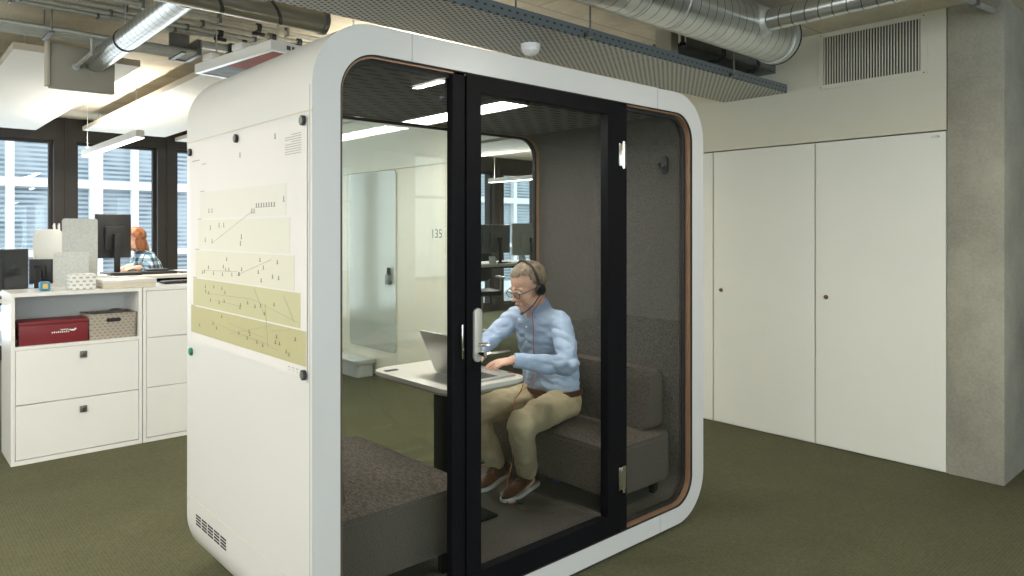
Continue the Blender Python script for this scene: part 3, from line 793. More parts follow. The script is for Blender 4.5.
# lower tray of parallel conduits
t = thing('conduit_tray', (-1, 3.03, 2.70), 'tray of parallel metal conduits crossing the ceiling at upper left', 'cable tray')
for k in range(5): build('conduit', MB().cyl((-4, 2.92 + k * .05, 2.715), (.62, 2.92 + k * .05, 2.715), .017, 12), 'zinc', t)
build('end_bracket', MB().box(.60, .63, 2.89, 3.15, 2.69, 2.80, .003).box(.50, .53, 2.89, 3.15, 2.69, 2.70).box(.5, .63, 3.14, 3.17, 2.69, H), 'zincd', t)
m1 = MB()
for xx in (-3, -1.6, -.25): m1.box(xx, xx + .03, 2.90, 3.14, 2.69, 2.698).cyl((xx + .015, 2.90, 2.69), (xx + .015, 2.90, H), .004, 8).cyl((xx + .015, 3.14, 2.69), (xx + .015, 3.14, H), .004, 8)
build('support_rail', m1, 'zincd', t)
# black end bracket visible beyond the shiny duct
t = thing('wall_bracket', (.70, 2.9, 2.74), 'black and zinc bracket hanging from the ceiling above the raft', 'bracket')
build('arm', MB().box(.62, .80, 2.86, 2.90, 2.74, 2.79, .003), 'zinc', t)
build('cap', MB().box(.80, .84, 2.84, 2.92, 2.73, 2.80, .004), 'blackp', t)
build('drop_rod', MB().cyl((.72, 2.88, 2.79), (.72, 2.88, H), .006, 8), 'blackp', t)
# hanging lightbox sign behind booth roof
t = thing('ceiling_display', (0, 0, 0), 'white framed hanging display with red picture on its underside behind the booth roof', 'hanging display')
t.location = (.67, 1.86, 2.545); OFF[t.name] = Vector((0, 0, 0)); t.rotation_euler = (0, 0, R(7))
build('housing', MB().ring(XY([(-.0, 0), (.75, 0), (.75, .95), (0, .95)], 0), XY([(.03, .03), (.72, .03), (.72, .92), (.03, .92)], 0), (0, 0, .05)).box(.001, .749, .001, .949, .05, .06, .0), 'white', t, smooth=False)
build('picture', MB().box(.03, .72, .03, .60, .005, .012), 'signp', t, smooth=False, label='red part of the picture')
build('picture', MB().box(.03, .72, .6005, .92, .005, .012), paint('sign_blue_grey', (.10, .12, .14), .5, var=.7, scale=6), t, smooth=False, label='blue-grey part of the picture')
build('port', MB().box(.10, .125, -.003, .0, .018, .042, 0).box(.135, .15, -.003, .0, .018, .042, 0), 'ink', t, smooth=False)
build('mounting_tab', MB().box(-.02, .04, .30, .42, .055, .095, .004), 'white', t)
build('mounting_tab', MB().box(-.02, .04, .68, .80, .055, .095, .004), 'white', t)
for px_ in (.1, .65):
    for py_ in (.1, .85): build('suspension_rod', MB().cyl((px_, py_, .06), (px_, py_, .335), .005, 8), 'zinc', t)
# things hanging behind the tray at right
t = thing('cable_basket', (3.2, .6, 2.62), 'dark metal cable basket with black brackets above the perforated tray near the wall grille', 'cable basket')
for k, yy in enumerate((.46,)):
    m1 = MB().box(2.75, 3.88, yy, yy + .26, 2.655, 2.667).box(2.75, 3.88, yy, yy + .008, 2.66, 2.72).box(2.75, 3.88, yy + .252, yy + .26, 2.66, 2.72)
    build('basket', m1, 'zincd', t, smooth=False)
    m1 = MB()
    for j in range(5): m1.tube([(2.75, yy + .04 + .04 * j, 2.682), (3.3, yy + .045 + .04 * j, 2.69), (3.88, yy + .04 + .04 * j, 2.682)], .015, 8)
    build('cables', m1, 'gasket', t)
    for xx in (3.13, 3.58):
        build('stirrup', MB().tube([(xx, yy - .03, H - .001), (xx, yy - .03, 2.66), (xx, yy + .01, 2.63), (xx, yy + .25, 2.63), (xx, yy + .29, 2.66), (xx, yy + .29, H - .001)], .014, 8), 'blackp', t)
build('junction_box', MB().box(2.64, 2.72, .50, .62, 2.57, 2.84, .006), 'greybox', t)
t = thing('conduit', (1, -.93, 2.8), 'short metal conduit under the ceiling at the top of the concrete column', 'conduit')
build('pipe', MB().tube([(3.35, -.76, 2.80), (3.34, -.80, 2.80), (3.36, -.84, 2.80), (3.6, -.87, 2.80), (3.88, -.9, 2.80)], .017, 12), 'zinc', t)
build('clips', MB().box(3.6, 3.62, -.90, -.85, 2.78, H), 'zincd', t, smooth=False)

# pendant lamps
def pendant(x, y0, y1, z, label, power):
    t = thing('pendant_light', (x, (y0 + y1) / 2, z), label, 'pendant light', 'linear pendant lights')
    build('housing', MB().box(x - .035, x + .035, y0, y1, z + .006, z + .07, .002, 1), 'satin', t)
    build('diffuser', MB().box(x - .031, x + .031, y0 + .004, y1 - .004, z, z + .0062), 'lampem', t, smooth=False)
    for yy in (y0 + .12, y1 - .12):
        build('suspension_wire', MB().cyl((x, yy, z + .07), (x, yy, H), .003, 8), 'zinc', t)
        build('wire_gripper', MB().cyl((x, yy, z + .07), (x, yy, z + .10), .009, 10), 'satin', t)
    for (dz, rot, k) in ((-.01, (0, 0, 0), 1.), (.09, (math.pi, 0, 0), .8)):
        L = bpy.data.lights.new('lamp', 'AREA'); L.shape = 'RECTANGLE'; L.size = .06; L.size_y = y1 - y0; L.energy = power * k; L.color = (1, .93, .82)
        o = bpy.data.objects.new('lamp', L); COL.objects.link(o); o.location = (x, (y0 + y1) / 2, z + dz); o.rotation_euler = rot
    return t
pendant(.68, 4.57, 6.68, 2.30, 'linear pendant light hanging above the desks at left', 46)
pendant(6.6, 5.7, 6.9, 2.30, 'linear pendant light seen through the booth rear glass', 75)
pendant(1.77, -1.93, -1.33, 2.50, 'linear pendant light in front of the booth, mirrored in its glass', 30)
pendant(-2.6, -2.4, .2, 2.45, 'added fill pendant left of the camera, out of view', 34)  # unseen pendant, added as fill for the room
pendant(-1.7, .5, 2.3, 2.45, 'added fill pendant left of the booth, out of view, nearer the cabinets', 62)  # unseen pendant, added to brighten the cabinet fronts

pendant(1.9, 1.75, 3.05, 2.42, 'added fill pendant hidden behind the booth roof', 40)  # unseen pendant, added to light the floor and partition behind the booth

# ================================================================== SIDEBOARDS
t = thing('sideboard', (0, 3.6, 0), 'white storage cabinet with open niche and two flap doors', 'cabinet', 'white storage cabinets')
xa, xb, ya, yb, zt = -.38, .385, 3.375, 3.80, 1.10
m1 = MB().box(xa, xa + .022, ya, yb, 0, zt, .001, 1).box(xb - .022, xb, ya, yb, 0, zt, .001, 1).box(xa + .022, xb - .022, yb - .015, yb, .02, zt - .022)
m1.box(xa + .022, xb - .022, ya, yb - .015, zt - .024, zt, .001, 1).box(xa + .022, xb - .022, ya + .002, yb - .015, .735, .757).box(xa + .022, xb - .022, ya, yb - .015, .0, .03)
build('body', m1, 'white', t)
for z0, z1 in ((.034, .380), (.385, .732)):
    d = build('flap_door', MB().box(xa + .025, xb - .025, ya - .002, ya + .017, z0, z1, .0015, 1), 'white', t)
    zc = .305 if z0 < .1 else .672
    h = build('handle', MB().box(.000, .042, ya - .012, ya - .0022, zc - .022, zc + .022, .003), 'zincd', d, label='square grey handle')
    build('handle_slot', MB().box(.010, .032, ya - .0135, ya - .0118, zc - .008, zc + .012, .001), 'bronze', h)
t = thing('sideboard', (.8, 3.6, 0), 'white storage cabinet with three plain drawers beside the booth', 'cabinet', 'white storage cabinets')
xa, xb = .39, 1.155
m1 = MB().box(xa, xa + .02, ya, yb, 0, zt, .001, 1).box(xb - .02, xb, ya, yb, 0, zt, .001, 1).box(xa + .02, xb - .02, ya + .02, yb, .02, zt - .024).box(xa + .02, xb - .02, ya, yb, zt - .024, zt, .001, 1).box(xa + .02, xb - .02, ya, yb, .0, .03)
build('body', m1, 'white', t)
for z0, z1 in ((.034, .383), (.388, .738), (.743, 1.072)):
    build('drawer', MB().box(xa + .023, xb - .023, ya - .002, ya + .017, z0, z1, .0015, 1), 'white', t)
# red archive box in niche
t = thing('archive_box', (-.14, 3.5, .757), 'dark red archive box with white logo in the cabinet niche', 'box')
b = build('box_body', MB().box(-.335, .055, 3.40, 3.62, .758, .905, .003), 'red', t)
build('lid_edge', MB().box(-.338, .058, 3.397, 3.623, .885, .909, .003), 'red', t)
build('side_slats', MB().box(-.342, -.3355, 3.41, 3.60, .79, .80).box(-.342, -.3355, 3.41, 3.60, .83, .84).box(-.342, -.3355, 3.41, 3.60, .86, .87), 'blackp', t, smooth=False)
m1 = MB()
yy = 3.3966
for k in range(9): m1.box(-.155 + k * .0115, -.148 + k * .0115, yy + .0004, yy + .0012 + .002, .826, .834 + .002 * (k % 2))
for k in range(5): m1.box(-.105 + k * .0095, -.099 + k * .0095, yy + .0004, yy + .003, .842, .849)
m1.ball((-.035, yy + .002, .838), (.014, .0015, .0065), 12).ball((-.02, yy + .002, .845), (.006, .0015, .006), 10).ball((-.05, yy + .002, .842), (.008, .0015, .004), 10)
build('logo', m1, 'white', b, label='small white animal emblem and lettering')
# basket
t = thing('storage_basket', (.21, 3.5, .757), 'grey woven plastic basket with slot handle in the cabinet niche', 'basket')
xs0, xs1, ys0, ys1 = .066, .352, 3.40, 3.66
def tap(m):
    for v in m.bm.verts:
        k = (v.co.z - .757) / .18 * .012
        v.co.x += k if v.co.x > .21 else -k
    return m
m1 = MB().ring(XY(rrect(xs0, xs1, ys0, ys1, .02, 4), .758), XY(rrect(xs0 + .006, xs1 - .006, ys0 + .006, ys1 - .006, .016, 4), .758), (0, 0, .165)).box(xs0 + .01, xs1 - .01, ys0 + .01, ys1 - .01, .758, .762)
build('tub', tap(m1), 'basket', t)
build('rim', tap(MB().ring(XY(rrect(xs0 - .004, xs1 + .004, ys0 - .004, ys1 + .004, .022, 4), .918), XY(rrect(xs0 + .006, xs1 - .006, ys0 + .006, ys1 - .006, .016, 4), .918), (0, 0, .012))), 'basket', t)
build('handle_slot', MB().prism(XZ(rrect(.165, .255, .872, .898, .012, 5), ys0 - .0025), (0, .003, 0)), 'gasket', t)
m1 = MB(); m1.ball((.2, 3.53, .915), (.10, .09, .022), 16); m1.ball((.26, 3.56, .93), (.05, .06, .018), 14)
build('contents', m1, 'zincd', t)
t = build('charger', MB().box(-.352, -.342, 3.40, 3.44, .758, .80, .003), 'blackp', None, 'tiny black adapter standing left of the red archive box', 'adapter')

# items on the sideboard top
t = thing('cube_toy', (-.16, 3.52, 1.1), 'small blue cube with yellow face on the cabinet top', 'desk ornament')
build('cube', MB().box(-.205, -.145, 3.50, 3.56, 1.1005, 1.160, .008), 'bluec', t)
build('face_panel', MB().box(-.190, -.160, 3.4985, 3.50, 1.115, 1.147, .002), 'orange', t)
build('perforated_box', MB().box(-.04, .115, 3.45, 3.60, 1.1005, 1.205, .006), 'perf', None, 'white box with fine holes on the cabinet top', 'box')
t = thing('flat_box', (.33, 3.6, 1.1), 'low cream cardboard box lying on the cabinet top', 'box')
build('tray', MB().box(.155, .49, 3.42, 3.70, 1.1005, 1.152, .003), paint('cream_card', (.62, .57, .46), .7), t)
build('lid', MB().box(.152, .493, 3.417, 3.703, 1.135, 1.158, .003), 'tabletop', t)
t = thing('keyboard', (.75, 3.7, 1.1), 'black keyboard on the drawer cabinet top beside the booth', 'keyboard')
build('case', MB().box(.60, 1.02, 3.60, 3.74, 1.1005, 1.118, .004), 'blackp', t)
m1 = MB()
for i in range(4):
    for j in range(15): m1.box(.612 + j * .0265, .634 + j * .0265, 3.61 + i * .031, 3.635 + i * .031, 1.118, 1.1225)
build('keys', m1, 'keys', t, smooth=False)

# ================================================================== DESKS
def desk(x0, x1, y0, y1, z, label, group='office desks'):
    t = thing('desk', ((x0 + x1) / 2, (y0 + y1) / 2, 0), label, 'desk', group)
    build('desktop', MB().box(x0, x1, y0, y1, z - .028, z, .004), 'tabletop', t)
    for xx in (x0 + .2, x1 - .2):
        l = build('leg', MB().box(xx - .045, xx + .045, (y0 + y1) / 2 - .03, (y0 + y1) / 2 + .03, .04, z - .029, .004), 'satin', t)
        build('foot', MB().box(xx - .04, xx + .04, y0 + .06, y1 - .06, 0.001, .039, .01), 'satin', l)
    build('crossbar', MB().box(x0 + .16, x1 - .16, (y0 + y1) / 2 - .02, (y0 + y1) / 2 + .02, z - .075, z - .03), 'black', t, smooth=False)
    return t
desk(.30, 2.15, 4.38, 5.18, 1.125, 'white raised desk in front of the woman with auburn hair')
desk(-1.35, .26, 4.25, 5.05, 1.0, 'white desk hidden behind the left cabinet carrying monitors')
desk(4.0, 6.0, 4.3, 5.1, 1.10, 'pale desk beyond the booth rear glass, behind the man')

def monitor(cx, y, z0, z1, w, zdesk, label, rz=0., front=-1, mat='blackp'):
    """screen facing +Y if front=1 (we see its back), -Y if front=-1"""
    t = thing('monitor', (0, 0, 0), label, 'monitor', 'office monitors')
    t.location = (cx, y, zdesk); t.rotation_euler = (0, 0, rz); OFF[t.name] = Vector((0, 0, 0))
    a, b = z0 - zdesk, z1 - zdesk; f = front
    build('housing', MB().box(-w / 2, w / 2, -.018, .018, a, b, .006), mat, t)
    s0, s1 = sorted((f * .0185, f * .0195))
    build('screen', MB().box(-w / 2 + .012, w / 2 - .012, s0, s1, a + .015, b - .012), 'screen', t, smooth=False)
    s0, s1 = sorted((-f * .018, -f * .045))
    build('rear_housing', MB().box(-w * .28, w * .28, s0, s1, a + (b - a) * .2, a + (b - a) * .72, .01), mat, t)
    yy = -f * .075
    build('stand_neck', MB().box(-.025, .025, yy - .01, yy + .01, .012, a + (b - a) * .55, .004).box(-.02, .02, min(yy, -f * .04), max(yy, -f * .04), a + (b - a) * .42, a + (b - a) * .55), 'blackp', t)
    build('stand_base', MB().box(-.11, .11, yy - .09, yy + .09, 0.0005, .012, .004), 'blackp', t)
    return t
monitor(-.245, 4.33, 1.06, 1.365, .20, 1.0, 'dark monitor with glossy screen turned to the camera at far left', R(28), -1)
monitor(-.03, 4.62, 1.08, 1.275, .16, 1.0, 'small black monitor seen from behind next to the glossy screen', R(-25), 1)
monitor(.565, 4.98, 1.26, 1.65, .30, 1.125, 'black monitor seen from behind in front of the woman', R(12), 1)
monitor(4.85, 4.72, 1.22, 1.58, .52, 1.1, 'grey monitor nearest the partition beyond the booth', R(8), 1, 'zincd')
monitor(5.42, 4.70, 1.18, 1.60, .52, 1.1, 'grey monitor beside the felt wall edge beyond the booth', R(-14), 1, 'greyfab')
monitor(4.32, 4.75, 1.20, 1.58, .50, 1.1, 'grey monitor half hidden by the door frame beyond the booth', R(0), 1, 'zincd')
t = thing('laptop_dock', (1.0, 4.7, 1.125), 'low black laptop dock lying on the raised desk', 'laptop dock')
build('body', MB().box(.70, .98, 4.55, 4.72, 1.1255, 1.15, .006).box(.74, .92, 4.58, 4.70, 1.15, 1.168, .006), 'blackp', t)
build('cables', MB().tube([(.95, 4.6, 1.14), (1.02, 4.55, 1.132), (1.08, 4.6, 1.132), (1.02, 4.7, 1.132)], .006, 8), 'blackp', t)
t = thing('keyboard', (.5, 4.6, 1.125), 'black keyboard below the monitor on the raised desk', 'keyboard')
build('case', MB().box(.44, .68, 4.5, 4.64, 1.1255, 1.15, .004), 'blackp', t)
build('papers', MB().box(.36, .46, 4.45, 4.6, 1.1255, 1.129), 'paper', None, 'small stack of paper on the raised desk edge', 'paper', smooth=False)
# desk screens
def screen(x0, x1, y, z0, z1, label, rz=0., r=.02, th=.035, mat='greyfab', hooks=False):
    o = thing('desk_screen', (0, 0, 0), label, 'desk screen', 'grey felt desk screens'); w = x1 - x0
    o.location = ((x0 + x1) / 2, y, z0); o.rotation_euler = (0, 0, rz); OFF[o.name] = Vector((0, 0, 0))
    build('felt_panel', MB().prism(XZ(rrect(-w / 2, w / 2, .006, z1 - z0, r, 5), -th / 2), (0, th, 0), .006), mat, o)
    build('foot', MB().box(-w * .3, w * .3, -.05, .05, 0.0005, .006), 'satin', o, smooth=False)
    if hooks:
        for hx in (.045, .08): build('hook', MB().tube([(hx, 0, z1 - z0 - .01), (hx - .004, 0, z1 - z0 + .03), (hx, 0, z1 - z0 + .05)], [.008, .010, .005], 10), 'white', o)
screen(.115, .365, 4.62, 1.0, 1.602, 'tallest light grey felt desk screen left of the black monitor', R(-14))
screen(-.05, .16, 4.85, 1.0, 1.515, 'whitish desk screen with rounded top between the monitor and the tallest screen', R(8), .05, .03, 'ceilwhite', True)
screen(.01, .245, 4.33, 1.0, 1.335, 'lowest grey felt desk screen in front of the tallest one', R(-10))
# office chairs beyond booth
def office_chair(x, y, rz, label):
    t = thing('office_chair', (0, 0, 0), label, 'office chair', 'black swivel chairs beyond the booth'); t.location = (x, y, 0); t.rotation_euler = (0, 0, rz); OFF[t.name] = Vector((0, 0, 0))
    build('seat', MB().box(-.24, .24, -.23, .23, .60, .68, .03, 3), 'blackp', t)
    build('backrest', MB().prism(XZ(rrect(-.22, .22, .78, 1.20, .06, 4), .24), (0, .05, 0), .015), 'blackp', t)
    build('back_stem', MB().tube([(0, .1, .6), (0, .28, .62), (0, .30, .95)], .02, 8), 'satin', t)
    for s in (-1, 1): build('armrest', MB().tube([(s * .22, .0, .62), (s * .29, .0, .68), (s * .29, 0, .84)], .014, 8).box(s * .29 - .035, s * .29 + .035, -.12, .12, .84, .865, .01), 'satin', t)
    build('column', MB().cyl((0, 0, .1), (0, 0, .6), .026, 12), 'satin', t)
    for k in range(5):
        a = 2 * math.pi * k / 5; c, s_ = math.cos(a), math.sin(a)
        l = build('base_arm', MB().tube([(0, 0, .11), (c * .28, s_ * .28, .08)], [.024, .014], 8), 'satin', t)
        build('castor', MB().cyl((c * .28 - s_ * .015, s_ * .28 + c * .015, .031), (c * .28 + s_ * .015, s_ * .28 - c * .015, .031), .03, 12), 'blackp', l)
    return t
office_chair(4.45, 5.5, R(10), 'black swivel chair beyond the booth, nearest its door frame')
office_chair(5.3, 5.55, R(-20), 'black swivel chair furthest right behind the desk beyond the booth')
for k, (x, y) in enumerate(((4.6, 4.5), (5.05, 4.45))):
    c = thing('mug', (x, y, 1.1), ['white mug on the desk beyond the booth, nearer the partition', 'white mug on the desk beyond the booth, under the middle monitor'][k], 'mug', 'mugs on the far desk')
    build('cup', MB().tube([(x, y, 1.1005), (x, y, 1.19)], [.036, .04], 16), 'white', c)
    build('handle', MB().tube([(x + .036, y, 1.12), (x + .065, y, 1.13), (x + .065, y, 1.16), (x + .038, y, 1.175)], .005, 8), 'white', c)

# ================================================================== OUTSIDE
t = thing('office_building', (3, 20.5, -4), 'white gridded office building with blinds outside the windows', 'building')
EY = 17.5
ver = []
x = 1.24 - 2.59 * 4
for k in range(11): ver += [(x, x + .16), (x + 1.67, x + 1.95)]; x += 2.59
hz_ = [(-.75, -.35), (.9, 1.05), (2.53, 2.73), (4.4, 4.8), (6.4, 6.8), (8.4, 8.8)]
m1 = MB()
for a, b in ver: m1.box(a, b, EY, EY + .35, -4, 12)
for a, b in hz_: m1.box(-9, x, EY + .01, EY + .34, a, b)
build('facade_grid', m1, 'extw', t, smooth=False)
build('rear_wall', MB().box(-9, x, EY + .9, EY + 1.1, -4, 12), 'extw', t, smooth=False)
for i in range(len(ver) - 1):
    a, b = ver[i][1], ver[i + 1][0]
    if b < -3 or a > 18: continue
    for j in range(len(hz_) - 1):
        z0, z1 = hz_[j][1], hz_[j + 1][0]
        if z1 > 7: continue
        build('window_blind', MB().box(a, b, EY + .18, EY + .22, z0, z1), 'blinds', t, smooth=False)
struct('ground', MB().box(-30, 40, 8.3, 40, -4.2, -4), 'asphalt', smooth=False)

# ================================================================== PEOPLE
def frame3(f, up=(0, 0, 1)):
    f = Vector(f).normalized(); l = Vector(up).cross(f).normalized(); u = f.cross(l)
    return Matrix((f, l, u)).transposed()

def head_shapes(mb, c, Rm, k=1.0):
    """skull, jaw, nose, brow, lips, ears in (forward, left, up) coordinates"""
    def e(p, r, seg=20): mb.ball(Vector(c) + Rm @ (Vector(p) * k), tuple(x * k for x in r), seg, Rm)
    e((-.014, 0, .034), (.097, .076, .084), 28)
    e((.028, 0, -.012), (.062, .063, .080), 24)
    e((.022, 0, -.062), (.056, .055, .044), 20)
    e((.058, 0, -.088), (.026, .030, .021))
    e((.072, 0, -.102), (.014, .018, .011))
    for s in (-1, 1):
        e((.050, s * .036, -.034), (.030, .026, .032))
        e((.074, s * .030, .018), (.008, .022, .007))
        e((.0735, s * .031, .006), (.011, .014, .006), 14)
        e((.030, s * .048, -.066), (.034, .014, .026))
        e((-.002, s * .074, -.008), (.017, .008, .031), 14)
        e((.004, s * .073, -.030), (.009, .006, .011), 10)
        e((.096, s * .011, -.030), (.011, .008, .008), 12)
    e((.086, 0, .010), (.014, .010, .022), 14)
    e((.096, 0, -.010), (.013, .0095, .022), 14)
    e((.107, 0, -.027), (.013, .011, .010), 14)
    e((.086, 0, -.058), (.013, .024, .006), 14)
    e((.083, 0, -.069), (.013, .021, .006), 14)

def hand_shapes(mb, wrist, d, back, thumb_side, curl, k=1.0):
    d = Vector(d).normalized(); n = Vector(back); n = (n - d * n.dot(d)).normalized(); s = Vector(thumb_side); s = (s - d * s.dot(d) - n * s.dot(n)).normalized()
    w = Vector(wrist); Rm = Matrix((d, s, n)).transposed()
    mb.ball(w + d * .045 * k, (.050 * k, .040 * k, .015 * k), 20, Rm)
    mb.ball(w + d * .062 * k + s * .006, (.036 * k, .041 * k, .0135 * k), 20, Rm)
    mb.ball(w + d * .030 * k + s * .024 * k - n * .004, (.032 * k, .017 * k, .015 * k), 16, Rm)
    chain(mb, [(w - d * .03, (.025, .025, .022)), (w + d * .02, (.024, .026, .019))], 14)
    lens = (.070, .078, .073, .058); offs = (.030, .010, -.011, -.030)
    for i in range(4):
        base = w + d * (.088 - abs(offs[i] - .006) * .25) * k + s * offs[i] * k
        ang = R(curl[i]); p = base; dd = (d + s * offs[i] * 3.2).normalized(); pts = [(p, .0092 * k)]
        a = R(6)
        for j, fr in enumerate((.46, .30, .24)):
            a += ang * (.6 if j == 0 else 1.0)
            p = p + (dd * math.cos(a) - n * math.sin(a)) * lens[i] * fr * k
            pts.append((p, (.0085, .0078, .0068)[j] * k))
        chain(mb, pts, 12, .45)
    tb = w + d * .026 * k + s * .034 * k - n * .003
    t1 = tb + (d * .75 + s * .55 - n * .2).normalized() * .034 * k; t2 = t1 + (d * .95 + s * .12 - n * .25).normalized() * .028 * k
    chain(mb, [(tb, .012 * k), (t1, .0105 * k), (t2, .0085 * k)], 12, .45)

# ---- seated man
HC = Vector((1.585, .675, 1.203)); HR = frame3((-.93, .10, -.36), (-.05, -.03, 1))
Lsh, Rsh = Vector((1.695, .535, 1.005)), Vector((1.670, .880, 1.005))
Lel, Rel = Vector((1.595, .385, .815)), Vector((1.50, .965, .85))
Lwr, Rwr = Vector((1.350, .535, .852)), Vector((1.300, .745, .855))
Lhip, Rhip = Vector((1.79, .61, .555)), Vector((1.79, .80, .555))
Lkn, Rkn = Vector((1.345, .475, .540)), Vector((1.345, .865, .535))
Lan, Ran = Vector((1.575, .670, .205)), Vector((1.555, .895, .205))
b = MB()
head_shapes(b, HC, HR, 1.07)
chain(b, [(HC + HR @ Vector((-.030, 0, -.05)), .056), (Vector((1.655, .70, 1.09)), .060), (Vector((1.68, .70, 1.03)), .07)], 20)
chain(b, [((1.80, .705, .63), (.10, .155, .10)), ((1.775, .705, .76), (.10, .14, .10)), ((1.73, .705, .93), (.105, .16, .10)), ((1.69, .705, 1.03), (.075, .14, .06))], 24)
for sh, el, wr in ((Lsh, Lel, Lwr), (Rsh, Rel, Rwr)):
    chain(b, [(sh, .048), (el, .036), (el.lerp(wr, .35), .038), (wr, .025)], 14)
for hp, kn, an in ((Lhip, Lkn, Lan), (Rhip, Rkn, Ran)):
    chain(b, [(hp, .08), (kn, .052), (kn.lerp(an, .35), .052), (an, .034)], 14)
    chain(b, [(an, .034), (an + Vector((.02, 0, -.045)), .03), (an + Vector((-.10, -.02, -.065)), .025)], 12)
hand_shapes(b, Lwr, (-.93, .30, -.10), (0, -.12, 1), (.25, .95, 0), (18, 20, 22, 24))
hand_shapes(b, Rwr, (-.93, -.26, -.10), (0, .12, 1), (-.25, -.95, 0), (20, 20, 22, 22))
man = build('person', remesh(b, .0036, 2, .45), 'skin', None, 'man in pale blue shirt, glasses and headset typing at the booth table', 'person')
# eyes and mouth
for s in (-1, 1):
    c = HC + HR @ (Vector((.0745, s * .031, .0)) * 1.07)
    ey = build('eye', MB().ball(c, .0115, 16), 'eyew', man)
    build('iris', MB().ball(c + HR @ Vector((.0085, 0, -.003)), .0052, 12), 'iris', ey)
    m1 = MB().tube([HC + HR @ (Vector(p) * 1.07) for p in ((.093, s * .014, .0215), (.092, s * .03, .0265), (.080, s * .047, .021))], [.0028, .0034, .002], 8)
    build('eyebrow', m1, 'hair', man)
build('mouth', MB().tube([HC + HR @ (Vector(p) * 1.07) for p in ((.088, -.022, -.064), (.0985, -.008, -.0625), (.0985, .008, -.0625), (.088, .022, -.064))], [.0015, .0038, .0038, .0015], 8), 'lips', man)

def hair_cap(name, c, Rm, k, mat, parent, front, side_low, back_low, thick=.010, ext=()):
    bm_ = MB(); bm_.ball((0, 0, 0), 1, 64)
    n3 = noise
    dele = []
    for v in bm_.bm.verts:
        p = v.co.copy()
        q = Vector((-.014 + p.x * (.097 + thick), p.y * (.076 + thick), .034 + p.z * (.084 + thick)))
        # keep : above the hairline
        line = front if q.x > .04 else (side_low + (front - side_low) * max(0, min(1, (q.x - .005) / .035)) if q.x > .005 else back_low + (side_low - back_low) * max(0, min(1, (q.x + .05) / .055)))
        line += n3.noise(Vector((q.x * 40, q.y * 40, 3))) * .010
        if q.z < line: dele.append(v)
        nn = n3.noise(Vector((q.x * 28, q.y * 60, q.z * 18))) * .0065 + n3.noise(q * 110) * .003
        q += p * nn
        v.co = Vector(c) + Rm @ (q * k)
    bmesh.ops.delete(bm_.bm, geom=dele, context='VERTS')
    geo = bmesh.ops.solidify(bm_.bm, geom=bm_.bm.faces[:], thickness=.012 * k)
    for p, r in ext: bm_.ball(Vector(c) + Rm @ (Vector(p) * k), tuple(x * k for x in r), 16, Rm)
    return build(name, bm_, mat, parent)
hair_cap('hair', HC, HR, 1.07, 'hair', man, .080, .006, -.052, .007)

# shirt
def folds(amp, sc, st=(1, 1, 1)):
    def f(co):
        q = Vector((co.x * sc * st[0], co.y * sc * st[1], co.z * sc * st[2]))
        return amp * (abs(noise.noise(q)) * 2 - .5) + amp * .5 * noise.noise(q * 2.3)
    return f
b = MB()
chain(b, [((1.800, .705, .640), (.128, .178, .060)), ((1.790, .705, .72), (.138, .182, .08)), ((1.775, .705, .80), (.136, .180, .09)), ((1.745, .705, .92), (.134, .190, .09)), ((1.705, .705, 1.00), (.105, .180, .07)), ((1.685, .705, 1.055), (.075, .115, .035))], 28)
for sh, el, wr, o in ((Lsh, Lel, Lwr, .03), (Rsh, Rel, Rwr, .03)):
    wl = el.lerp(wr, .86)
    chain(b, [(Vector((1.665, .705 - (.04 if sh is Lsh else -.04), 1.055)), .045), (sh + Vector((0, .03 if sh is Lsh else -.03, .008)), .060), (sh, .062), (sh.lerp(el, .35), .060), (sh.lerp(el, .7), .057), (el, .053), (el.lerp(wr, .4), .049), (wl, .039)], 18)
shirt = build('shirt', remesh(b, .006, 5, .5, folds(.011, 10, (1, 1, 1.6))), 'shirt', man, label='pale blue button-down shirt')
for el, wr in ((Lel, Lwr), (Rel, Rwr)):
    d = (wr - el).normalized()
    m1 = MB().tube([wr - d * .058, wr - d * .055, wr - d * .006, wr - d * .004], [.040, .0405, .037, .033], 24)
    build('cuff', m1, 'shirt', shirt)
# collar wings
nb = Vector((1.655, .70, 1.085))
b = MB()
pts = []
for k in range(25):
    a = R(-150 + 300 * k / 24) + math.pi  # open toward -X
    pts.append((a, k))
va, vb = [], []
for a, k in pts:
    ca, sa = math.cos(a - math.pi), math.sin(a - math.pi)
    open_ = abs(k - 12) / 12
    va.append(b.bm.verts.new(nb + Vector((.066 * ca + .008, .066 * sa, .036 + .012 * ca))))
    vb.append(b.bm.verts.new(nb + Vector((.094 * ca + .004, .090 * sa, -.012 - .030 * (open_ ** 6) + .012 * ca))))
for i in range(24): b.bm.faces.new((va[i], va[i + 1], vb[i + 1], vb[i]))
bmesh.ops.solidify(b.bm, geom=b.bm.faces[:], thickness=.005)
build('collar', b, 'shirt', shirt)
# placket and buttons down the chest
plk = [Vector((1.597, .700, 1.045)), Vector((1.602, .700, .98)), Vector((1.604, .700, .90)), Vector((1.622, .700, .82)), Vector((1.645, .702, .74)), Vector((1.665, .702, .67))]
m1 = MB()
for p in plk[:5]: m1.cyl(p + Vector((-.012, 0, 0)), p + Vector((-.005, 0, 0)), .0055, 12)
build('buttons', m1, 'button', shirt)
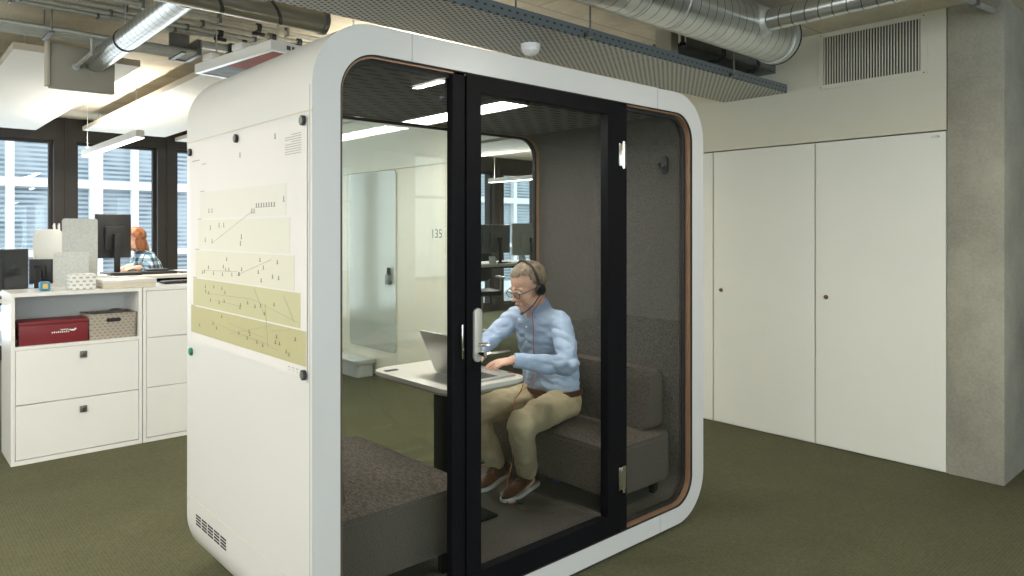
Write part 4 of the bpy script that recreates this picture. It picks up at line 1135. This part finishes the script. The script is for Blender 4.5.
# chest pocket outline on his left
# trousers
b = MB()
chain(b, [((1.80, .705, .655), (.122, .17, .04)), ((1.81, .705, .60), (.128, .178, .07)), ((1.82, .705, .53), (.12, .18, .075))], 24)
for hp, kn, an in ((Lhip, Lkn, Lan), (Rhip, Rkn, Ran)):
    hem = kn.lerp(an, .93)
    chain(b, [(hp, (.095, .095, .09)), (hp.lerp(kn, .5), .084), (kn, .070), (kn.lerp(an, .4), .068), (hem, .058)], 20)
trs = build('trousers', remesh(b, .0065, 5, .5, folds(.008, 11)), 'chino', man, label='beige chinos')
m1 = MB()
bt = rrect(1.80 - .132, 1.80 + .132, .705 - .183, .705 + .183, .125, 8)
bi = rrect(1.80 - .126, 1.80 + .126, .705 - .177, .705 + .177, .12, 8)
build('belt', MB().ring(XY(bt, .600), XY(bi, .600), (0, 0, .030)), 'belt', man, label='brown leather belt')

# shoes
def shoe(ankle, toe, heel, parent):
    t = Vector(toe); h = Vector(heel); ax = (t - h); L = ax.length; ax.normalize(); sd = Vector((0, 0, 1)).cross(ax).normalized(); z0 = h.z
    def P_(a, s, z): return h + ax * (a * L) + sd * s + Vector((0, 0, z))
    prof = [(0.0, .024), (.06, .033), (.2, .036), (.4, .037), (.58, .045), (.74, .050), (.88, .043), (.96, .028), (1.0, .010)]
    out = [(a, w) for a, w in prof] + [(a, -w) for a, w in prof[::-1]]
    sl = MB().prism([P_(a, s, .0) for a, s in out], (0, 0, .020), .003)
    up = MB()
    rings = []
    secs = [(.005, .020, .060, .085), (.05, .031, .060, .090), (.18, .035, .060, .092), (.34, .036, .050, .088), (.46, .038, .042, .075), (.60, .044, .034, .056), (.75, .047, .026, .044), (.88, .040, .020, .034), (.96, .026, .016, .026), (.995, .009, .008, .014)]
    for a, w, zz, top in secs:
        ring_ = []
        for k in range(20):
            th = 2 * math.pi * k / 20; c, s_ = math.cos(th), math.sin(th)
            ring_.append(up.bm.verts.new(P_(a, w * c * (1.0 if s_ < .3 else .82), .0165 + (top * .5) + top * .5 * s_)))
        rings.append(ring_)
    for i in range(len(rings) - 1):
        for k in range(20): up.bm.faces.new((rings[i][k], rings[i][(k + 1) % 20], rings[i + 1][(k + 1) % 20], rings[i + 1][k]))
    up.bm.faces.new(rings[0][::-1]); up.bm.faces.new(rings[-1])
    s = build('shoe', up, 'leather', parent, label='cognac brown leather lace-up shoe')
    build('sole', sl, 'sole', s, label='white rubber sole')
    m1 = MB()
    for k in range(5):
        a = .40 + k * .055; z = .0175 + [.084, .077, .070, .063, .057][k] + .002
        m1.tube([P_(a, -.020, z - .010), P_(a + .012, 0, z + .001), P_(a, .020, z - .010)], .0024, 6)
        m1.tube([P_(a + .02, -.020, z - .013), P_(a, 0, z), P_(a + .02, .020, z - .013)], .0022, 6)
    build('laces', m1, 'lace', s)
    m1 = MB(); chain(m1, [(Vector(ankle) + Vector((0, 0, .03)), .042), (P_(.22, 0, .075), .034)], 14)
    build('sock', remesh(m1, .006, 3), 'sock', parent)
shoe(Lan, (1.352, .615, .112), (1.672, .700, .112), man)
shoe(Ran, (1.345, .815, .112), (1.655, .925, .112), man)

# glasses
def HP(*p): return HC + HR @ (Vector(p) * 1.07)
g = MB()
for s in (-1, 1):
    cen = (.101, s * .031, -.004)
    pts = [HP(cen[0] - abs(math.cos(a)) * .002 * 0, cen[1] + .0235 * math.cos(a), cen[2] + .0165 * math.sin(a)) for a in [2 * math.pi * k / 20 for k in range(21)]]
    g.tube(pts, .0017, 8, False)
    g.tube([HP(.101, s * .0545, .004), HP(.094, s * .068, .006), HP(.04, s * .0735, .004), (HP(-.005, s * .0755, -.002))], .0018, 8)
g.tube([HP(.101, -.008, .002), HP(.105, 0, .005), HP(.101, .008, .002)], .0016, 8)
gl = build('glasses', g, 'blackp', man, label='thin dark framed glasses')
for s in (-1, 1):
    b = MB(); b.prism([HP(.1008, s * .031 + .0225 * math.cos(a), -.004 + .0158 * math.sin(a)) for a in [2 * math.pi * k / 20 for k in range(20)]], HR @ Vector((.0008, 0, 0)))
    build('lens', b, 'glass', gl, smooth=False)

# headset
hs = thing('headset', tuple(HC + Vector((0, 0, -.02))), 'black headset with microphone boom worn by the seated man', 'headset')
pts = [HP(-.004 - .012 * math.cos(a), .093 * math.sin(a) * 1.0, .012 + .122 * math.cos(a)) for a in [R(-92 + 184 * k / 24) for k in range(25)]]
build('headband', MB().tube(pts, [.006 if 4 < k < 20 else .008 for k in range(25)], 10), 'blackp', hs)
for s in (-1, 1):
    ax = HR @ Vector((0, s, 0)); c = HP(-.006, s * .082, -.012)
    build('ear_cushion', MB().tube([c - ax * .003, c + ax * .002, c + ax * .012, c + ax * .015], [.028, .032, .032, .026], 24), 'blackp', hs)
    build('ear_shell', MB().tube([c + ax * .015, c + ax * .024, c + ax * .028], [.026, .022, .012], 24), 'black', hs)
m1 = MB().tube([HP(-.004, .100, -.014), HP(.02, .100, -.035), HP(.055, .085, -.065), HP(.090, .060, -.088), HP(.104, .046, -.094)], [.0045, .0035, .003, .003, .003], 8)
m1.ball(HP(.108, .042, -.096), (.011, .008, .007), 12, HR)
build('microphone_boom', m1, 'blackp', hs)
cab = [HP(-.01, .094, -.045), Vector((1.60, .620, 1.10)), Vector((1.578, .64, 1.06)), Vector((1.588, .635, 1.00)), Vector((1.580, .630, .93)), Vector((1.590, .635, .86)), Vector((1.615, .650, .80)), Vector((1.600, .625, .74)),
       Vector((1.545, .600, .70)), Vector((1.43, .585, .665)), Vector((1.375, .575, .60)), Vector((1.40, .60, .48)), Vector((1.44, .63, .36)), Vector((1.455, .665, .26)), Vector((1.42, .665, .19)), Vector((1.375, .60, .125)), Vector((1.35, .585, .117)), Vector((1.40, .565, .117))]
def smooth_path(p, it=2):
    p = [Vector(q) for q in p]
    for _ in range(it):
        q = [p[0]]
        for a, b_ in zip(p, p[1:]): q += [a.lerp(b_, .25), a.lerp(b_, .75)]
        q.append(p[-1]); p = q
    return p
cb = build('cable', MB().tube(smooth_path(cab), .0022, 8), 'redcab', hs, label='thin red cable')
build('plug', MB().tube([(1.40, .565, .120), (1.43, .555, .120)], .0075, 10), 'blackp', cb)
lc = [(1.245, .46, .8175), (1.27, .43, .812), (1.295, .41, .8055), (1.322, .42, .79), (1.33, .45, .72), (1.36, .53, .655), (1.41, .58, .665)]
tag(build('usb_cable', MB().tube(smooth_path(lc), .002, 8), 'redcab'), 'thin red cable running from the laptop over the table edge', 'cable')
tag(build('pouch', MB().ball((1.745, .625, .147), (.035, .03, .034), 16).ball((1.735, .60, .145), (.012, .006, .02), 10), 'bluepouch'), 'small navy blue object on the booth floor behind the shoe heel', 'pouch')

# ---- woman at the raised desk
WH = Vector((.90, 5.62, 1.415)); WR = frame3((-.95, -.15, -.22))
b = MB()
head_shapes(b, WH, WR, .95)
chain(b, [(WH + WR @ Vector((-.03, 0, -.05)), .048), (Vector((.97, 5.63, 1.30)), .055)], 16)
chain(b, [((1.12, 5.64, .86), (.10, .15, .10)), ((1.06, 5.64, 1.08), (.09, .13, .09)), ((1.00, 5.64, 1.23), (.08, .15, .06))], 20)
ws = [(Vector((1.00, 5.48, 1.25)), Vector((.95, 5.38, 1.08)), Vector((.80, 5.16, 1.158))), (Vector((1.00, 5.80, 1.25)), Vector((.98, 5.84, 1.12)), Vector((.82, 5.60, 1.20)))]
ws[1] = (ws[1][0], Vector((.92, 5.78, 1.12)), Vector((.76, 5.30, 1.158)))
for sh, el, wr in ws: chain(b, [(sh, .042), (el, .034), (wr, .023)], 12)
hand_shapes(b, ws[0][2], (-.9, -.25, -.05), (0, 0, 1), (-.2, .9, 0), (16, 18, 20, 22), .9)
hand_shapes(b, ws[1][2], (-.8, -.5, -.05), (0, 0, 1), (-.5, -.8, 0), (16, 18, 20, 22), .9)
for s in (-.09, .09):
    chain(b, [((1.13, 5.64 + s, .80), .08), ((1.10, 5.64 + s, .45), .055), ((1.13, 5.64 + s, .09), .034), ((1.03, 5.64 + s * 1.1, .04), .03)], 12)
wom = build('person', remesh(b, .006, 2, .45), 'skin', None, 'woman with auburn hair and plaid shirt standing behind a monitor', 'person')
b = MB()
chain(b, [((1.12, 5.64, .82), (.125, .17, .07)), ((1.07, 5.64, 1.05), (.115, .155, .09)), ((1.01, 5.64, 1.20), (.11, .175, .08)), ((.98, 5.64, 1.28), (.075, .12, .035))], 20)
for sh, el, wr in ws: chain(b, [(sh, .058), (el, .050), (el.lerp(wr, .75), .038)], 14)
build('shirt', remesh(b, .01, 4, .5, folds(.008, 12)), 'plaid', wom, label='blue and white plaid shirt')
b = MB()
chain(b, [((1.125, 5.64, .84), (.11, .16, .05)), ((1.13, 5.64, .76), (.12, .17, .08))], 18)
for s in (-.09, .09): chain(b, [((1.13, 5.64 + s, .76), .09), ((1.10, 5.64 + s, .45), .066), ((1.13, 5.64 + s, .12), .055)], 14)
build('trousers', remesh(b, .012, 3), 'denim', wom)
for s in (-.095, .095):
    build('shoe', MB().ball((1.05, 5.64 + s * 1.1, .035), (.13, .045, .034), 16), 'blackp', wom)
hair_cap('hair', WH, WR, .95, 'whair', wom, .055, -.03, -.10, .014,
         [((-.06, 0, -.06), (.055, .075, .10)), ((-.075, 0, -.12), (.045, .07, .08)), ((-.02, .068, -.05), (.05, .02, .09)), ((-.02, -.068, -.05), (.05, .02, .09)), ((-.09, .01, -.17), (.03, .05, .05))])

# ================================================================== CAMERA, LIGHT, RENDER LOOK
cam = bpy.data.cameras.new('camera'); co = bpy.data.objects.new('camera', cam); COL.objects.link(co)
co.location = (-1.044, -2.103, 1.5); co.rotation_euler = (R(90), 0, R(-42.13))
cam.sensor_width = 36; cam.lens = 36 * 710 / 1024; cam.shift_y = -(288 - 231) / 1024; cam.clip_start = .05
S.camera = co

def area(loc, rot, sx, sy, e, col, name):
    L = bpy.data.lights.new(name, 'AREA'); L.shape = 'RECTANGLE'; L.size = sx; L.size_y = sy; L.energy = e; L.color = col
    o = bpy.data.objects.new(name, L); COL.objects.link(o); o.location = loc; o.rotation_euler = rot
    return o
# lamp of the booth ceiling
area((1.13, .68, 2.077), (0, 0, 0), .16, .8, 13, (1, .95, .88), 'booth_lamp')
# area lamps standing for daylight at the far windows and unseen window bands
area((2, 7.98, 1.4), (R(-90), 0, 0), 11, 2.3, 210, (.86, .94, 1), 'daylight_far')
area((-.95, -5.98, 1.7), (R(90), 0, 0), 7.3, 1.7, 155, (.74, .88, 1), 'daylight_back')
area((-4.98, -.9, 1.7), (R(90), 0, R(-90)), 9.4, 1.7, 130, (1, .95, .87), 'fill_left')  # fill at the added left windows, brightening cupboards and booth side

w = bpy.data.worlds.new('World'); S.world = w; w.use_nodes = True
nt = w.node_tree; bg = nt.nodes['Background']
tc = N(nt, 'ShaderNodeTexCoord'); sp = N(nt, 'ShaderNodeSeparateXYZ'); nt.links.new(tc.outputs['Generated'], sp.inputs[0])
rp = N(nt, 'ShaderNodeValToRGB'); rp.color_ramp.elements[0].color = (.75, .82, .88, 1); rp.color_ramp.elements[1].color = (.85, .92, 1, 1)
nt.links.new(sp.outputs['Z'], rp.inputs['Fac']); nt.links.new(rp.outputs['Color'], bg.inputs['Color'])
bg.inputs['Strength'].default_value = 3.2

S.view_settings.view_transform = 'Standard'; S.view_settings.look = 'None'
S.view_settings.gamma = 1; S.view_settings.use_curve_mapping = False; S.view_settings.exposure = -0.08
S.cycles.use_denoising = True
S.cycles.max_bounces = 10; S.cycles.transparent_max_bounces = 24; S.cycles.glossy_bounces = 5
S.cycles.sample_clamp_indirect = 6
S.cycles.caustics_reflective = False; S.cycles.caustics_refractive = False
